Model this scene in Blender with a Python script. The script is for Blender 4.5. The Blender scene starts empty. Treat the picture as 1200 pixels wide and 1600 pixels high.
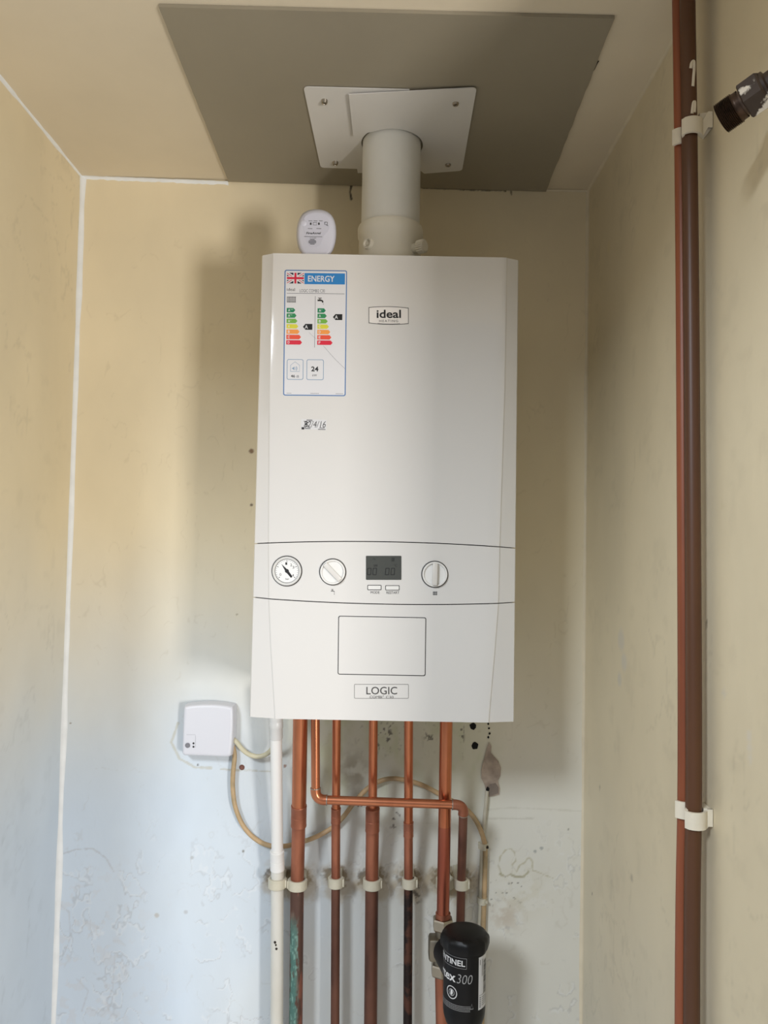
import bpy, bmesh, math, random
import numpy as np
from mathutils import Vector, Matrix

# ------------------------------------------------------------------ camera
F, CX, CD, CZ = 1200.0, -0.0038, 1.4262, 1.62
PITCH, YAW, ROLL = 0.0503, 0.0011, 0.0184
def cam_axes():
    cy, sy, cp, sp = math.cos(YAW), math.sin(YAW), math.cos(PITCH), math.sin(PITCH)
    fwd = Vector((sy*cp, cy*cp, sp)); right = Vector((cy, -sy, 0)); down = -right.cross(fwd)
    c, s = math.cos(ROLL), math.sin(ROLL)
    return c*right - s*down, s*right + c*down, fwd
RT, DN, FW = cam_axes()
EYE = Vector((CX, -CD, CZ))
scene = bpy.context.scene
cam_d = bpy.data.cameras.new('camera'); cam = bpy.data.objects.new('camera', cam_d)
scene.collection.objects.link(cam)
cam_d.sensor_fit = 'HORIZONTAL'; cam_d.sensor_width = 36.0; cam_d.lens = 36.0*F/1200.0
cam_d.clip_start = 0.02
M = Matrix((RT, -DN, -FW)).transposed().to_4x4(); M.translation = EYE
cam.matrix_world = M
scene.camera = cam

# ------------------------------------------------------------------ light and exposure
vs = scene.view_settings
scene.display_settings.display_device = 'sRGB'
vs.view_transform = 'Standard'; vs.look = 'None'; vs.gamma = 1.0; vs.use_curve_mapping = False
vs.exposure = -0.74
w = bpy.data.worlds.new('daylight'); scene.world = w; w.use_nodes = True
nt = w.node_tree; bg = nt.nodes['Background']
tc = nt.nodes.new('ShaderNodeTexCoord'); sx = nt.nodes.new('ShaderNodeSeparateXYZ')
rp = nt.nodes.new('ShaderNodeValToRGB')
nt.links.new(tc.outputs['Generated'], sx.inputs[0])
ma = nt.nodes.new('ShaderNodeMath'); ma.operation = 'MULTIPLY_ADD'; ma.inputs[1].default_value = 0.5; ma.inputs[2].default_value = 0.5
nt.links.new(sx.outputs['Z'], ma.inputs[0]); nt.links.new(ma.outputs[0], rp.inputs[0])
rp.color_ramp.elements[0].position = 0.30; rp.color_ramp.elements[0].color = (0.72, 0.70, 0.67, 1)
rp.color_ramp.elements[1].position = 0.80; rp.color_ramp.elements[1].color = (1.7, 1.85, 2.1, 1)
e = rp.color_ramp.elements.new(0.5); e.color = (0.85, 0.85, 0.85, 1)
nt.links.new(rp.outputs[0], bg.inputs[0]); bg.inputs[1].default_value = 0.50

def area(name, az, el, dist, size, power, col, tgt=(0, 0, CZ-0.15)):
    a, e_ = math.radians(az), math.radians(el)
    d = Vector((math.sin(a)*math.cos(e_), -math.cos(a)*math.cos(e_), math.sin(e_)))
    L = bpy.data.lights.new(name, 'AREA'); L.shape = 'RECTANGLE'; L.size, L.size_y = size
    L.energy = power; L.color = col
    o = bpy.data.objects.new(name, L); scene.collection.objects.link(o)
    o.location = Vector(tgt) + d*dist
    o.rotation_euler = (-d).to_track_quat('-Z', 'Y').to_euler()
    return o
area('window_daylight', -25, 25.5, 3.2, (0.42, 0.5), 84, (0.86, 0.93, 1.0))
area('doorway_daylight', 27.5, -7, 3.2, (0.36, 0.6), 84, (1.0, 0.95, 0.90))

# ------------------------------------------------------------------ helpers
def ray(px, py): return ((px-600.0)/F*RT + (py-800.0)/F*DN + FW)
def at(px, py, Y):
    r = ray(px, py); return EYE + r*((Y-EYE.y)/r.y)
def atz(px, py, Z):
    r = ray(px, py); return EYE + r*((Z-EYE.z)/r.z)
def atx(px, py, X):
    r = ray(px, py); return EYE + r*((X-EYE.x)/r.x)
def lin(c):
    return tuple(((v/255.0)/12.92 if v <= 10.3 else ((v/255.0+0.055)/1.055)**2.4) for v in c)

def mat(name, c, rough=0.5, metal=0.0, var=0.0, vscale=40.0, bump=0.0, bscale=60.0, coat=0.0, c2=None, lo=.4, hi=.65, attr=None, srgb=True, spec=None, stretch=None):
    m = bpy.data.materials.new(name); m.use_nodes = True
    n = m.node_tree.nodes; l = m.node_tree.links; b = n['Principled BSDF']
    col = (lin(c) if srgb else c)
    b.inputs['Base Color'].default_value = (*col, 1)
    b.inputs['Roughness'].default_value = rough; b.inputs['Metallic'].default_value = metal
    b.inputs['Coat Weight'].default_value = coat
    if spec is not None: b.inputs['Specular IOR Level'].default_value = spec
    t = n.new('ShaderNodeTexCoord'); mp = n.new('ShaderNodeMapping'); l.new(t.outputs['Object'], mp.inputs[0])
    if stretch: mp.inputs['Scale'].default_value = stretch
    src = None
    if attr:
        a = n.new('ShaderNodeVertexColor'); a.layer_name = attr; src = a.outputs[0]
    if c2 is not None or var > 0:
        no = n.new('ShaderNodeTexNoise'); no.inputs['Scale'].default_value = vscale; no.inputs['Detail'].default_value = 6
        l.new(mp.outputs[0], no.inputs['Vector'])
        cr = n.new('ShaderNodeValToRGB'); l.new(no.outputs[0], cr.inputs[0])
        cr.color_ramp.elements[0].position = lo; cr.color_ramp.elements[1].position = hi
        if c2 is not None:
            cr.color_ramp.elements[0].color = (*col, 1); cr.color_ramp.elements[1].color = (*(lin(c2) if srgb else c2), 1)
            src = cr.outputs[0]
        else:
            cr.color_ramp.elements[0].position = .25; cr.color_ramp.elements[1].position = .75
            k = 1-var
            cr.color_ramp.elements[0].color = (k, k, k, 1); cr.color_ramp.elements[1].color = (1, 1, 1, 1)
            mx = n.new('ShaderNodeMix'); mx.data_type = 'RGBA'; mx.blend_type = 'MULTIPLY'; mx.inputs[0].default_value = 1
            if src: l.new(src, mx.inputs[6])
            else: mx.inputs[6].default_value = (*col, 1)
            l.new(cr.outputs[0], mx.inputs[7]); src = mx.outputs[2]
    if src: l.new(src, b.inputs['Base Color'])
    if bump > 0:
        nb = n.new('ShaderNodeTexNoise'); nb.inputs['Scale'].default_value = bscale; nb.inputs['Detail'].default_value = 5
        l.new(mp.outputs[0], nb.inputs['Vector'])
        bp = n.new('ShaderNodeBump'); bp.inputs['Strength'].default_value = bump; bp.inputs['Distance'].default_value = 0.004
        l.new(nb.outputs[0], bp.inputs['Height']); l.new(bp.outputs[0], b.inputs['Normal'])
    return m

WL = {}
def link(o): scene.collection.objects.link(o)
def thing(name, label, cat, loc, group=None):
    o = bpy.data.objects.new(name, None); link(o); o.location = loc
    o.empty_display_size = 0.05
    o['label'] = label; o['category'] = cat
    if group: o['group'] = group
    WL[o.name] = Vector(loc); return o
def finish(me, ang=35):
    for p in me.polygons: p.use_smooth = True
    me.set_sharp_from_angle(angle=math.radians(ang))
def obj(name, bm, mats, parent=None, label=None, ang=35, recalc=True):
    if recalc: bmesh.ops.recalc_face_normals(bm, faces=bm.faces)
    me = bpy.data.meshes.new(name)
    if parent is not None: base = WL[parent.name]
    else:
        xs = [v.co for v in bm.verts]
        base = Vector(((min(v.x for v in xs)+max(v.x for v in xs))/2, (min(v.y for v in xs)+max(v.y for v in xs))/2, min(v.z for v in xs)))
    bmesh.ops.translate(bm, verts=bm.verts, vec=-base)
    bm.to_mesh(me); bm.free()
    for m in (mats if isinstance(mats, (list, tuple)) else [mats]): me.materials.append(m)
    finish(me, ang)
    o = bpy.data.objects.new(name, me); link(o)
    if parent is not None: o.parent = parent
    else: o.location = base
    WL[o.name] = Vector(base)
    if label: o['label'] = label
    return o
def tag(o, label, cat, group=None, kind=None):
    o['label'] = label; o['category'] = cat
    if group: o['group'] = group
    if kind: o['kind'] = kind
    return o
def struct(name, bm, m, **k):
    o = obj(name, bm, m, **k); o['kind'] = 'structure'; return o
def B(): return bmesh.new()

def quad(bm, pts, mi=0):
    f = bm.faces.new([bm.verts.new(p) for p in pts]); f.material_index = mi; return f
def box(bm, lo, hi, bevel=0.0, seg=2, mi=0, rot=None, piv=None):
    x0, y0, z0 = lo; x1, y1, z1 = hi
    vs_ = [bm.verts.new(p) for p in ((x0,y0,z0),(x1,y0,z0),(x1,y1,z0),(x0,y1,z0),(x0,y0,z1),(x1,y0,z1),(x1,y1,z1),(x0,y1,z1))]
    fs = [bm.faces.new([vs_[i] for i in f]) for f in ((0,3,2,1),(4,5,6,7),(0,1,5,4),(1,2,6,5),(2,3,7,6),(3,0,4,7))]
    for f in fs: f.material_index = mi
    geom = vs_
    if bevel > 0:
        es = list({e_ for f in fs for e_ in f.edges})
        r = bmesh.ops.bevel(bm, geom=es, offset=bevel, segments=seg, affect='EDGES', profile=0.5, material=mi)
        geom = list({v for f in r['faces'] for v in f.verts} | {v for v in vs_ if v.is_valid})
    if rot is not None: bmesh.ops.rotate(bm, verts=geom, cent=piv, matrix=rot)
    return geom
def frames(pts):
    n = len(pts); T = []
    for i in range(n):
        a = pts[max(i-1, 0)]; b = pts[min(i+1, n-1)]; T.append((b-a).normalized())
    up = Vector((0, 1, 0)) if abs(T[0].y) < .9 else Vector((1, 0, 0))
    U = [(up - T[0]*up.dot(T[0])).normalized()]
    for i in range(1, n):
        u = U[-1] - T[i]*U[-1].dot(T[i]); U.append(u.normalized())
    return T, U
def tube(bm, pts, r, n=20, mi=0, cap=True):
    pts = [Vector(p) for p in pts]; T, U = frames(pts); rings = []
    for i, p in enumerate(pts):
        ri = r[i] if isinstance(r, (list, tuple)) else r
        V = T[i].cross(U[i])
        rings.append([bm.verts.new(p + ri*(math.cos(2*math.pi*k/n)*U[i] + math.sin(2*math.pi*k/n)*V)) for k in range(n)])
    for a, b in zip(rings, rings[1:]):
        for k in range(n):
            f = bm.faces.new((a[k], a[(k+1)%n], b[(k+1)%n], b[k])); f.material_index = mi
    if cap:
        for q in (rings[0][::-1], rings[-1]):
            f = bm.faces.new(q); f.material_index = mi
    return rings
def spline(pts, per=10):
    P = [Vector(p) for p in pts]; P = [2*P[0]-P[1]] + P + [2*P[-1]-P[-2]]; out = []
    for i in range(1, len(P)-2):
        p0, p1, p2, p3 = P[i-1:i+3]
        for k in range(per):
            t = k/per
            out.append(0.5*((2*p1) + (p2-p0)*t + (2*p0-5*p1+4*p2-p3)*t*t + (3*p1-p0-3*p2+p3)*t**3))
    out.append(P[-2]); return out
def arc_corner(a, c, b, r, n=8):
    a, b, c = Vector(a), Vector(b), Vector(c); u = (a-c).normalized(); v = (b-c).normalized()
    p, q = c+u*r, c+v*r
    return [(1-t)**2*p + 2*t*(1-t)*(c*.83+(p+q)*.085) + t*t*q for t in [k/n for k in range(n+1)]]
def lathe(bm, prof, o=(0,0,0), axis=(0,0,1), n=36, mi=0, a0=0.0, a1=2*math.pi):
    """profile of (radius, height) turned about axis through o"""
    ax = Vector(axis).normalized(); u = ax.orthogonal().normalized()
    if abs(ax.z) > .9: u = (Vector((0, -1, 0)) - ax*ax.dot(Vector((0, -1, 0)))).normalized()
    v = ax.cross(u); o = Vector(o); full = abs(a1-a0-2*math.pi) < 1e-6
    m_ = n if full else n+1; rings = []
    for r, h in prof:
        if r < 1e-7: rings.append([bm.verts.new(o+ax*h)]*m_)
        else: rings.append([bm.verts.new(o + ax*h + r*(math.cos(a0+(a1-a0)*k/n)*u + math.sin(a0+(a1-a0)*k/n)*v)) for k in range(m_)])
    for a, b in zip(rings, rings[1:]):
        for k in range(n):
            k2 = (k+1) % m_; q = []
            for vv in (a[k], a[k2], b[k2], b[k]):
                if vv not in q: q.append(vv)
            if len(q) > 2:
                f = bm.faces.new(q); f.material_index = mi
def prism(bm, front, back, mi=0):
    a = [bm.verts.new(p) for p in front]; b = [bm.verts.new(p) for p in back]
    for f in (bm.faces.new(a), bm.faces.new(b[::-1])): f.material_index = mi
    n = len(a)
    for k in range(n):
        f = bm.faces.new((a[k], b[k], b[(k+1)%n], a[(k+1)%n])); f.material_index = mi
def rrect(x0, y0, x1, y1, r, n=6):
    out = []
    for cx, cy, a in ((x1-r, y0+r, -90), (x1-r, y1-r, 0), (x0+r, y1-r, 90), (x0+r, y0+r, 180)):
        for k in range(n+1):
            t = math.radians(a+90*k/n); out.append((cx+r*math.cos(t), cy+r*math.sin(t)))
    return out
def ring2d(bm, pts_o, pts_i, P, mi=0):
    """flat outline between two loops, P maps 2-D to world"""
    a = [bm.verts.new(P(*p)) for p in pts_o]; b = [bm.verts.new(P(*p)) for p in pts_i]; n = len(a)
    for k in range(n):
        f = bm.faces.new((a[k], a[(k+1)%n], b[(k+1)%n], b[k])); f.material_index = mi
def stroke(bm, pts, wd, P, mi=0):
    """flat line of width wd along 2-D points"""
    L = []; R = []
    for i, p in enumerate(pts):
        a = pts[max(i-1,0)]; b = pts[min(i+1,len(pts)-1)]; dx, dy = b[0]-a[0], b[1]-a[1]; d = math.hypot(dx, dy) or 1
        nx, ny = -dy/d*wd/2, dx/d*wd/2; L.append(bm.verts.new(P(p[0]+nx, p[1]+ny))); R.append(bm.verts.new(P(p[0]-nx, p[1]-ny)))
    for i in range(len(pts)-1):
        f = bm.faces.new((L[i], L[i+1], R[i+1], R[i])); f.material_index = mi
def poly(bm, pts, P, mi=0):
    f = bm.faces.new([bm.verts.new(P(*p)) for p in pts]); f.material_index = mi
def text(bm, s, rect, P, mi=0, weight=0.0, shear=0.0, spacing=1.0):
    """letters filling rect (x0,y0,x1,y1; y down), mapped through P"""
    cu = bpy.data.curves.new('lettering', 'FONT'); cu.body = s; cu.offset = weight; cu.shear = shear; cu.space_character = spacing
    cu.resolution_u = 3
    o = bpy.data.objects.new('lettering', cu); link(o)
    dg = bpy.context.evaluated_depsgraph_get(); dg.update()
    me = bpy.data.meshes.new_from_object(o.evaluated_get(dg))
    co = [v.co.copy() for v in me.vertices]
    x0 = min(c.x for c in co); x1 = max(c.x for c in co); y0 = min(c.y for c in co); y1 = max(c.y for c in co)
    X0, Y0, X1, Y1 = rect
    vs_ = [bm.verts.new(P(X0+(c.x-x0)/(x1-x0)*(X1-X0), Y1-(c.y-y0)/(y1-y0)*(Y1-Y0))) for c in co]
    for p in me.polygons:
        try:
            f = bm.faces.new([vs_[i] for i in p.vertices]); f.material_index = mi
        except ValueError: pass
    bpy.data.objects.remove(o); bpy.data.curves.remove(cu); bpy.data.meshes.remove(me)
def on(Y, slope=0.018, x0=None):
    return lambda x, y: at(x, y, Y)

# value noise for weathering
def vnoise(x, y, seed=0):
    xi = np.floor(x).astype(np.int64); yi = np.floor(y).astype(np.int64); fx = x-xi; fy = y-yi
    fx = fx*fx*(3-2*fx); fy = fy*fy*(3-2*fy)
    def h(a, b):
        n = (a*374761393 + b*668265263 + seed*974634541) & 0x7fffffff
        n = ((n ^ (n >> 13))*1274126177) & 0x7fffffff
        return ((n ^ (n >> 16)) & 0xffff)/65535.0
    return (h(xi,yi)*(1-fx)+h(xi+1,yi)*fx)*(1-fy) + (h(xi,yi+1)*(1-fx)+h(xi+1,yi+1)*fx)*fy
def fbm(x, y, seed=0, o=4):
    s = 0; a = .5; t = 0
    for k in range(o):
        s = s + a*vnoise(x*2**k, y*2**k, seed+k); t += a; a *= .55
    return s/t
def sstep(a, b, x):
    t = np.clip((x-a)/(b-a), 0, 1); return t*t*(3-2*t)

# ------------------------------------------------------------------ materials
m_white = mat('white_enamel', (217, 215, 212), .10, coat=.25, spec=.5)
m_whitep = mat('white_plastic', (228, 227, 224), .32)
m_cream_p = mat('cream_plastic', (226, 221, 206), .4)
m_flue = mat('flue_white', (226, 225, 218), .3, var=.05, vscale=30)
m_dark = mat('dark_line', (40, 40, 40), .6)
m_grey = mat('grey_line', (84, 84, 84), .6)
m_black = mat('black_print', (18, 18, 20), .5)
m_copper = mat('bright_copper', (210, 136, 100), .28, .9, c2=(184, 110, 78), vscale=18, stretch=(1,1,.25))
m_coppert = mat('tarnished_copper', (176, 112, 86), .42, .6, c2=(140, 84, 64), vscale=26, stretch=(1,1,.3), bump=.05)
m_copperd = mat('oxidised_copper', (118, 78, 62), .5, .4, c2=(84, 54, 44), vscale=30, stretch=(1,1,.3), bump=.1)
m_solder = mat('solder', (170, 160, 150), .35, .9)
m_nickel = mat('nickel_plate', (190, 182, 168), .3, 1.0, var=.2)
m_ivory = mat('ivory_plastic', (206, 200, 180), .45, var=.15, vscale=60)
m_cable_w = mat('cream_cable', (205, 198, 170), .45, var=.15, vscale=60)
m_cable_t = mat('stained_cable', (196, 165, 125), .5, c2=(158, 138, 104), vscale=25)
m_blackp = mat('black_plastic', (10, 10, 12), .42, spec=.3)
m_label = mat('label_white', (218, 218, 220), .25)
m_grime = mat('grime', (42, 34, 26), .9)

# ------------------------------------------------------------------ room shell
ZC = CZ + 0.6952
TL = at(128, 276, 0); TR = at(920, 298, 0)
BLx = at(82, 1600, 0); BRx = at(911, 1400, 0)
def lineX(A, Bp, z): t = (z-A.z)/(Bp.z-A.z); return A.x + (Bp.x-A.x)*t
XL = lambda z: lineX(TL, BLx, z)
XR = lambda z: lineX(TR, BRx, z)
LEFT_END, RIGHT_END = -.47, -.82
FRONT = -1.42          # unseen edge where the recess opens, set forward to shade the upper wall
CREAM = np.array(lin((232, 219, 188))); PALE_COOL_LIT = np.array(lin((208, 220, 232))); PALE_WARM_LIT = np.array(lin((220, 218, 208)))  # the two pale tones carry cool light at left, warm light at right

def grid_wall(name, nx, nz, pos, colour, m, ns=None):
    """weathered plaster wall: a fine mesh with paint colour per vertex"""
    U, V = np.meshgrid(np.linspace(0, 1, nx), np.linspace(0, 1, nz)); co = pos(U, V).reshape(-1, 3)
    idx = np.arange(nx*nz).reshape(nz, nx)
    q = np.stack([idx[:-1,:-1], idx[:-1,1:], idx[1:,1:], idx[1:,:-1]], -1).reshape(-1, 4)
    me = bpy.data.meshes.new(name)
    me.vertices.add(len(co)); me.vertices.foreach_set('co', co.astype(np.float32).ravel())
    me.loops.add(q.size); me.loops.foreach_set('vertex_index', q.astype(np.int32).ravel())
    me.polygons.add(len(q)); me.polygons.foreach_set('loop_start', np.arange(0, q.size, 4, dtype=np.int32))
    me.update(calc_edges=True); me.validate()
    c = colour(co); a = me.color_attributes.new('paint', 'FLOAT_COLOR', 'POINT')
    a.data.foreach_set('color', np.concatenate([c, np.ones((len(c), 1))], 1).astype(np.float32).ravel())
    me.polygons.foreach_set('use_smooth', np.ones(len(q), bool)); me.materials.append(m)
    o = bpy.data.objects.new(name, me); link(o); o['kind'] = 'structure'; WL[o.name] = Vector((0,0,0)); return o
def project(co):
    d = co - np.array(EYE); A = np.array([RT, DN, FW]); q = d @ A.T
    return 600+F*q[:,0]/q[:,2], 800+F*q[:,1]/q[:,2]
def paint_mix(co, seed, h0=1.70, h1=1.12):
    """old cream paint above, paler lower down, with cool-left to warm-right light tinted in"""
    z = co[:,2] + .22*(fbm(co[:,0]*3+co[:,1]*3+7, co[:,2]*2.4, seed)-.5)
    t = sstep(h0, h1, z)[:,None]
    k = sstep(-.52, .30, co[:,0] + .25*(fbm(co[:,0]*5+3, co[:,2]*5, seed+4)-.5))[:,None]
    c = CREAM*(1-t) + (PALE_COOL_LIT*(1-k)+PALE_WARM_LIT*k)*t
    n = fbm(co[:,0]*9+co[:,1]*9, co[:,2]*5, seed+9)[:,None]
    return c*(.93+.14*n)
def mixc(c, col, k): return c*(1-k[:,None]) + np.array(lin(col))*k[:,None]
def dist_poly(px, py, pts):
    d = np.full(px.shape, 1e9)
    for (ax, ay), (bx, by) in zip(pts, pts[1:]):
        vx, vy = bx-ax, by-ay; t = np.clip(((px-ax)*vx+(py-ay)*vy)/(vx*vx+vy*vy+1e-9), 0, 1)
        d = np.minimum(d, np.hypot(px-ax-t*vx, py-ay-t*vy))
    return d
CLIPS = [(433,1379,14), (465,1381,15), (524.5,1378,12), (581.5,1380,14.5), (639.5,1379,11.5), (695,1379,14), (721,1381,11)]
def back_paint(co):
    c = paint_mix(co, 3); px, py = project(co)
    N = fbm(px/14, py/14, 21); N2 = fbm(px/5, py/5, 33, 3); N3 = fbm(px/40, py/60, 45)
    # greenish damp bloom behind the boiler pipes
    k = sstep(0,1,(px-420)/90)*sstep(0,1,(800-px)/60)*sstep(1060,1110,py)*sstep(1340,1180,py)
    c = mixc(c, (196, 200, 168), k*(.35+.5*sstep(.4,.65,N3)))
    k = np.exp(-((px-552)/22)**2-((py-1205)/26)**2); c = mixc(c, (138,128,104), .65*k*sstep(.3,.6,N))
    k = np.exp(-((px-510)/16)**2-((py-1200)/50)**2); c = mixc(c, (168,160,132), .35*k)
    # grime round each pipe clip
    for x, y, hw in CLIPS:
        d = np.hypot((px-x)/(hw+6), (py-y+8)/17)
        c = mixc(c, (58,46,34), .8*sstep(1.25,.75,d+.9*(N2-.5)))
        d = np.hypot((px-x-4)/(hw+16), (py-y)/30)
        c = mixc(c, (168,146,108), .55*sstep(1.3,.6,d+.8*(N-.5)))
    # black mould specks
    for x, y, sx_, sy_, th in ((618,1280,9,16,.60),(560,1262,10,8,.62),(672,1150,7,25,.64),(722,1145,3,26,.6),(690,1395,10,14,.6),(650,1395,7,18,.62),(600,1150,30,22,.66),(790,1390,40,24,.72)):
        w_ = np.exp(-((px-x)/sx_)**2-((py-y)/sy_)**2)
        c = mixc(c, (62,54,44), .75*sstep(th,th+.08,N2)*np.clip(w_*1.6,0,1))
    # tide marks of old water on the right
    tm = [(783,1365),(779,1352),(782,1338),(790,1328),(798,1326),(804,1332),(806,1345),(800,1352),(807,1362),(812,1352),(820,1348),(824,1342),(828,1341),(832,1346),(832,1360),(840,1362),(848,1366),(864,1372)]
    d = dist_poly(px, py, tm) + 3*(N2-.4)
    c = mixc(c, (164,154,108), .5*sstep(1.9,.3,d))
    tm2 = [(782,1366),(790,1370),(797,1366),(806,1370),(818,1370),(826,1362)]
    c = mixc(c, (140,132,84), .6*sstep(2.2,.3,dist_poly(px,py,tm2)+4*(N2-.5)))
    k = np.exp(-((px-815)/36)**2-((py-1395)/36)**2); c = mixc(c, (206,200,176), .5*k*sstep(.35,.6,N))
    k = np.exp(-((px-790)/22)**2-((py-1432)/22)**2); c = mixc(c, (190,174,154), .6*k*sstep(.35,.6,N))
    # faint pencil and scrape lines
    for pts, col, wd, a in (([(756,1266),(800,1262),(850,1264),(910,1268)],(188,184,168),1.3,.35),([(760,1279),(835,1279)],(176,172,158),1.2,.4),
                            ([(95,1335),(120,1327),(145,1326),(165,1340),(178,1362)],(172,172,174),1.0,.45),([(92,1412),(108,1425),(110,1465),(96,1500)],(180,180,184),1.0,.4),
                            ([(345,1202),(440,1206)],(178,172,150),1.2,.6),([(278,1130),(268,1160),(280,1185),(305,1199),(330,1200)],(188,184,164),2.2,.6),
                            ([(549,289),(547,300),(549,312)],(40,30,22),2.0,.9),([(660,293),(720,296),(790,298)],(52,42,32),1.4,.8),([(798,297),(799,304)],(52,42,32),1.2,.7),
                            ([(180,1490),(176,1545),(165,1570)],(184,184,188),1.0,.35),([(120,1530),(138,1548),(128,1580)],(184,184,188),1.0,.35)):
        c = mixc(c, col, a*sstep(wd+.6, wd*.4, dist_poly(px,py,pts)+2.4*(N2-.5)))
    # flaking edges of old paint low down
    N5 = fbm(px/34+4, py/46, 91); reg = sstep(1240,1400,py)*sstep(.42,.58,N3)
    c = mixc(c, (158,158,158), .35*np.exp(-((N5-.5)/.012)**2)*reg)
    c = mixc(c, (236,238,240), .35*np.exp(-((N5-.526)/.014)**2)*reg)
    N6 = fbm(px/60+14, py/90, 97); reg = sstep(330,420,py)*sstep(.5,.62,N)
    c = mixc(c, (150,132,100), .12*np.exp(-((N6-.5)/.008)**2)*reg)
    # small knocks
    for x, y, r_, col in ((393,705,5,(120,80,40)),(393,789,3.5,(86,58,34)),(378,1199,4.5,(120,82,70)),(309,1195,2.2,(60,52,44)),(432,1478,1,(60,50,40)),(445,1197,3,(150,110,90)),
                          (300,1340,4,(184,188,190)),(290,1425,4,(190,194,198)),(245,1430,5,(190,188,182)),(888,1296,2,(130,128,120)),(836,1330,3,(160,164,160)),(846,1325,3,(160,164,160)),(370,960,2.5,(150,140,110)),(110,1130,2,(120,112,92)),(96,1252,2,(140,132,110)),(100,1240,1.6,(140,132,110)),(380,1330,3,(110,100,86))):
        c = mixc(c, col, .85*sstep(r_, r_*.5, np.hypot(px-x, py-y)+2.4*(N2-.5)))
    # scuffed flaking patches low on the left
    k = sstep(1300,1420,py)*sstep(330,120,px)*sstep(.60,.66,N)
    c = mixc(c, (208,210,214), .4*k)
    return c
def side_paint(seed, spots=(), h0=1.70, h1=1.10, dull=1.0):
    def f(co):
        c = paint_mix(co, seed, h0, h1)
        N = fbm(co[:,1]*30, co[:,2]*30, seed+3)
        k = sstep(.60,.8,N)[:,None]*.05
        c = c*(1-k)*dull
        N5 = fbm(co[:,1]*14+2, co[:,2]*9, seed+20)
        e_ = np.exp(-((N5-.5)/.010)**2)*sstep(.50,.62,fbm(co[:,1]*5, co[:,2]*4, seed+31))
        c = c*(1-.10*e_[:,None])
        for y, z, r_, col in spots:
            c = mixc(c, col, .7*sstep(r_, r_*.4, np.hypot(co[:,1]-y, co[:,2]-z)+.006*(N-.5)))
        return c
    return f
m_wall = mat('old_wall_paint', (255,255,255), .55, attr='paint', var=.06, vscale=7, bump=.25, bscale=24, stretch=(1,1,.6))
ZT = lambda x: TL.z + (TR.z-TL.z)*(x-TL.x)/(TR.x-TL.x)
def pos_back(U, V):
    z = -.0 + V*ZC; x = XL(z) + (XR(z)-XL(z))*U
    top = TL.z + (TR.z-TL.z)*U
    zz = V*top
    return np.stack([x, np.zeros_like(x), zz], -1)
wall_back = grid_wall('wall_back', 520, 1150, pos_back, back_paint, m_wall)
def pos_left(U, V):
    z = V*(TL.z+.01); return np.stack([XL(z)+0*U, LEFT_END*(1-U), z+.0*U], -1)
def pos_right(U, V):
    z = V*(TR.z+.03); return np.stack([XR(z)+0*U, RIGHT_END*U, z], -1)
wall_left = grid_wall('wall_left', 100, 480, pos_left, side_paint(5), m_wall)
wall_right = grid_wall('wall_right', 180, 480, pos_right, side_paint(8, [(atx(x, y, XR(1.4)).y, atx(x, y, XR(1.4)).z, r_, c_) for x, y, r_, c_ in ((949,383,.007,(226,212,172)),(949,390,.005,(226,212,172)),(970,1000,.022,(212,206,192)),(975,1035,.020,(214,208,194)),(968,1062,.014,(210,204,190)),(1170,1150,.008,(222,214,198)),(1171,1168,.008,(222,214,198)),(1172,1186,.006,(222,214,198)),(938,1232,.003,(110,100,84)),(926,1396,.003,(96,84,70)),(988,1372,.006,(170,160,142)),(1128,790,.005,(216,204,172)),(1131,1084,.005,(216,208,190)),(1103,975,.003,(96,80,60)))], 1.30, .35, .93), m_wall)  # paint kept creamier and darker here to carry the right wall's warmer, dimmer light
m_ceil = mat('ceiling_paint', (226, 214, 190), .6, var=.10, vscale=5, bump=.2, bscale=20)
m_room = mat('room_paint', (224, 212, 186), .6, var=.06, vscale=4)
# ceiling: from its meeting line with the back wall to the front of the recess
bm = B()
_cl = [Vector((TL.x-.12, .1, ZT(TL.x-.12))), Vector((TR.x+.12, .1, ZT(TR.x+.12))), Vector((TR.x+.12, FRONT, ZC)), Vector((TL.x-.12, FRONT, ZC))]
nx = 24
def ceil_pt(x, y):
    zb = TL.z + (TR.z-TL.z)*min(max((x-TL.x)/(TR.x-TL.x),-.02),1.02); t = min(max(-y/.45, 0), 1); return Vector((x, y, zb*(1-t)+ZC*t))
gx = [-1.9] + [TL.x-.02+(TR.x-TL.x+.04)*i/(nx-2) for i in range(nx-1)] + [1.7]; gy = [.06-(.06-FRONT)*j/30 for j in range(31)]  # ceiling widened out of view to keep the upper wall shaded
low = [[bm.verts.new(ceil_pt(x, y)) for x in gx] for y in gy]
for j in range(30):
    for i in range(nx): bm.faces.new((low[j][i], low[j][i+1], low[j+1][i+1], low[j+1][i]))
ret = bmesh.ops.extrude_face_region(bm, geom=list(bm.faces))
bmesh.ops.translate(bm, verts=[g for g in ret['geom'] if isinstance(g, bmesh.types.BMVert)], vec=(0,0,.12))
ceiling = struct('ceiling', bm, m_ceil)
bm = B(); box(bm, (-3, -4.5, -.06), (3, .05, 0)); struct('floor', bm, mat('stone_floor', (214, 210, 204), .6, var=.2, vscale=6, bump=.1))

bm = B(); box(bm, (-1.9, LEFT_END-.1, 0), (min(XL(0), XL(2.3))-.001, LEFT_END, ZC-.001)); struct('wall_front_left', bm, m_room)
bm = B(); box(bm, (max(XR(0), XR(2.3))+.001, RIGHT_END-.1, 0), (1.7, RIGHT_END, ZC-.001)); struct('wall_front_right', bm, m_room)
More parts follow.
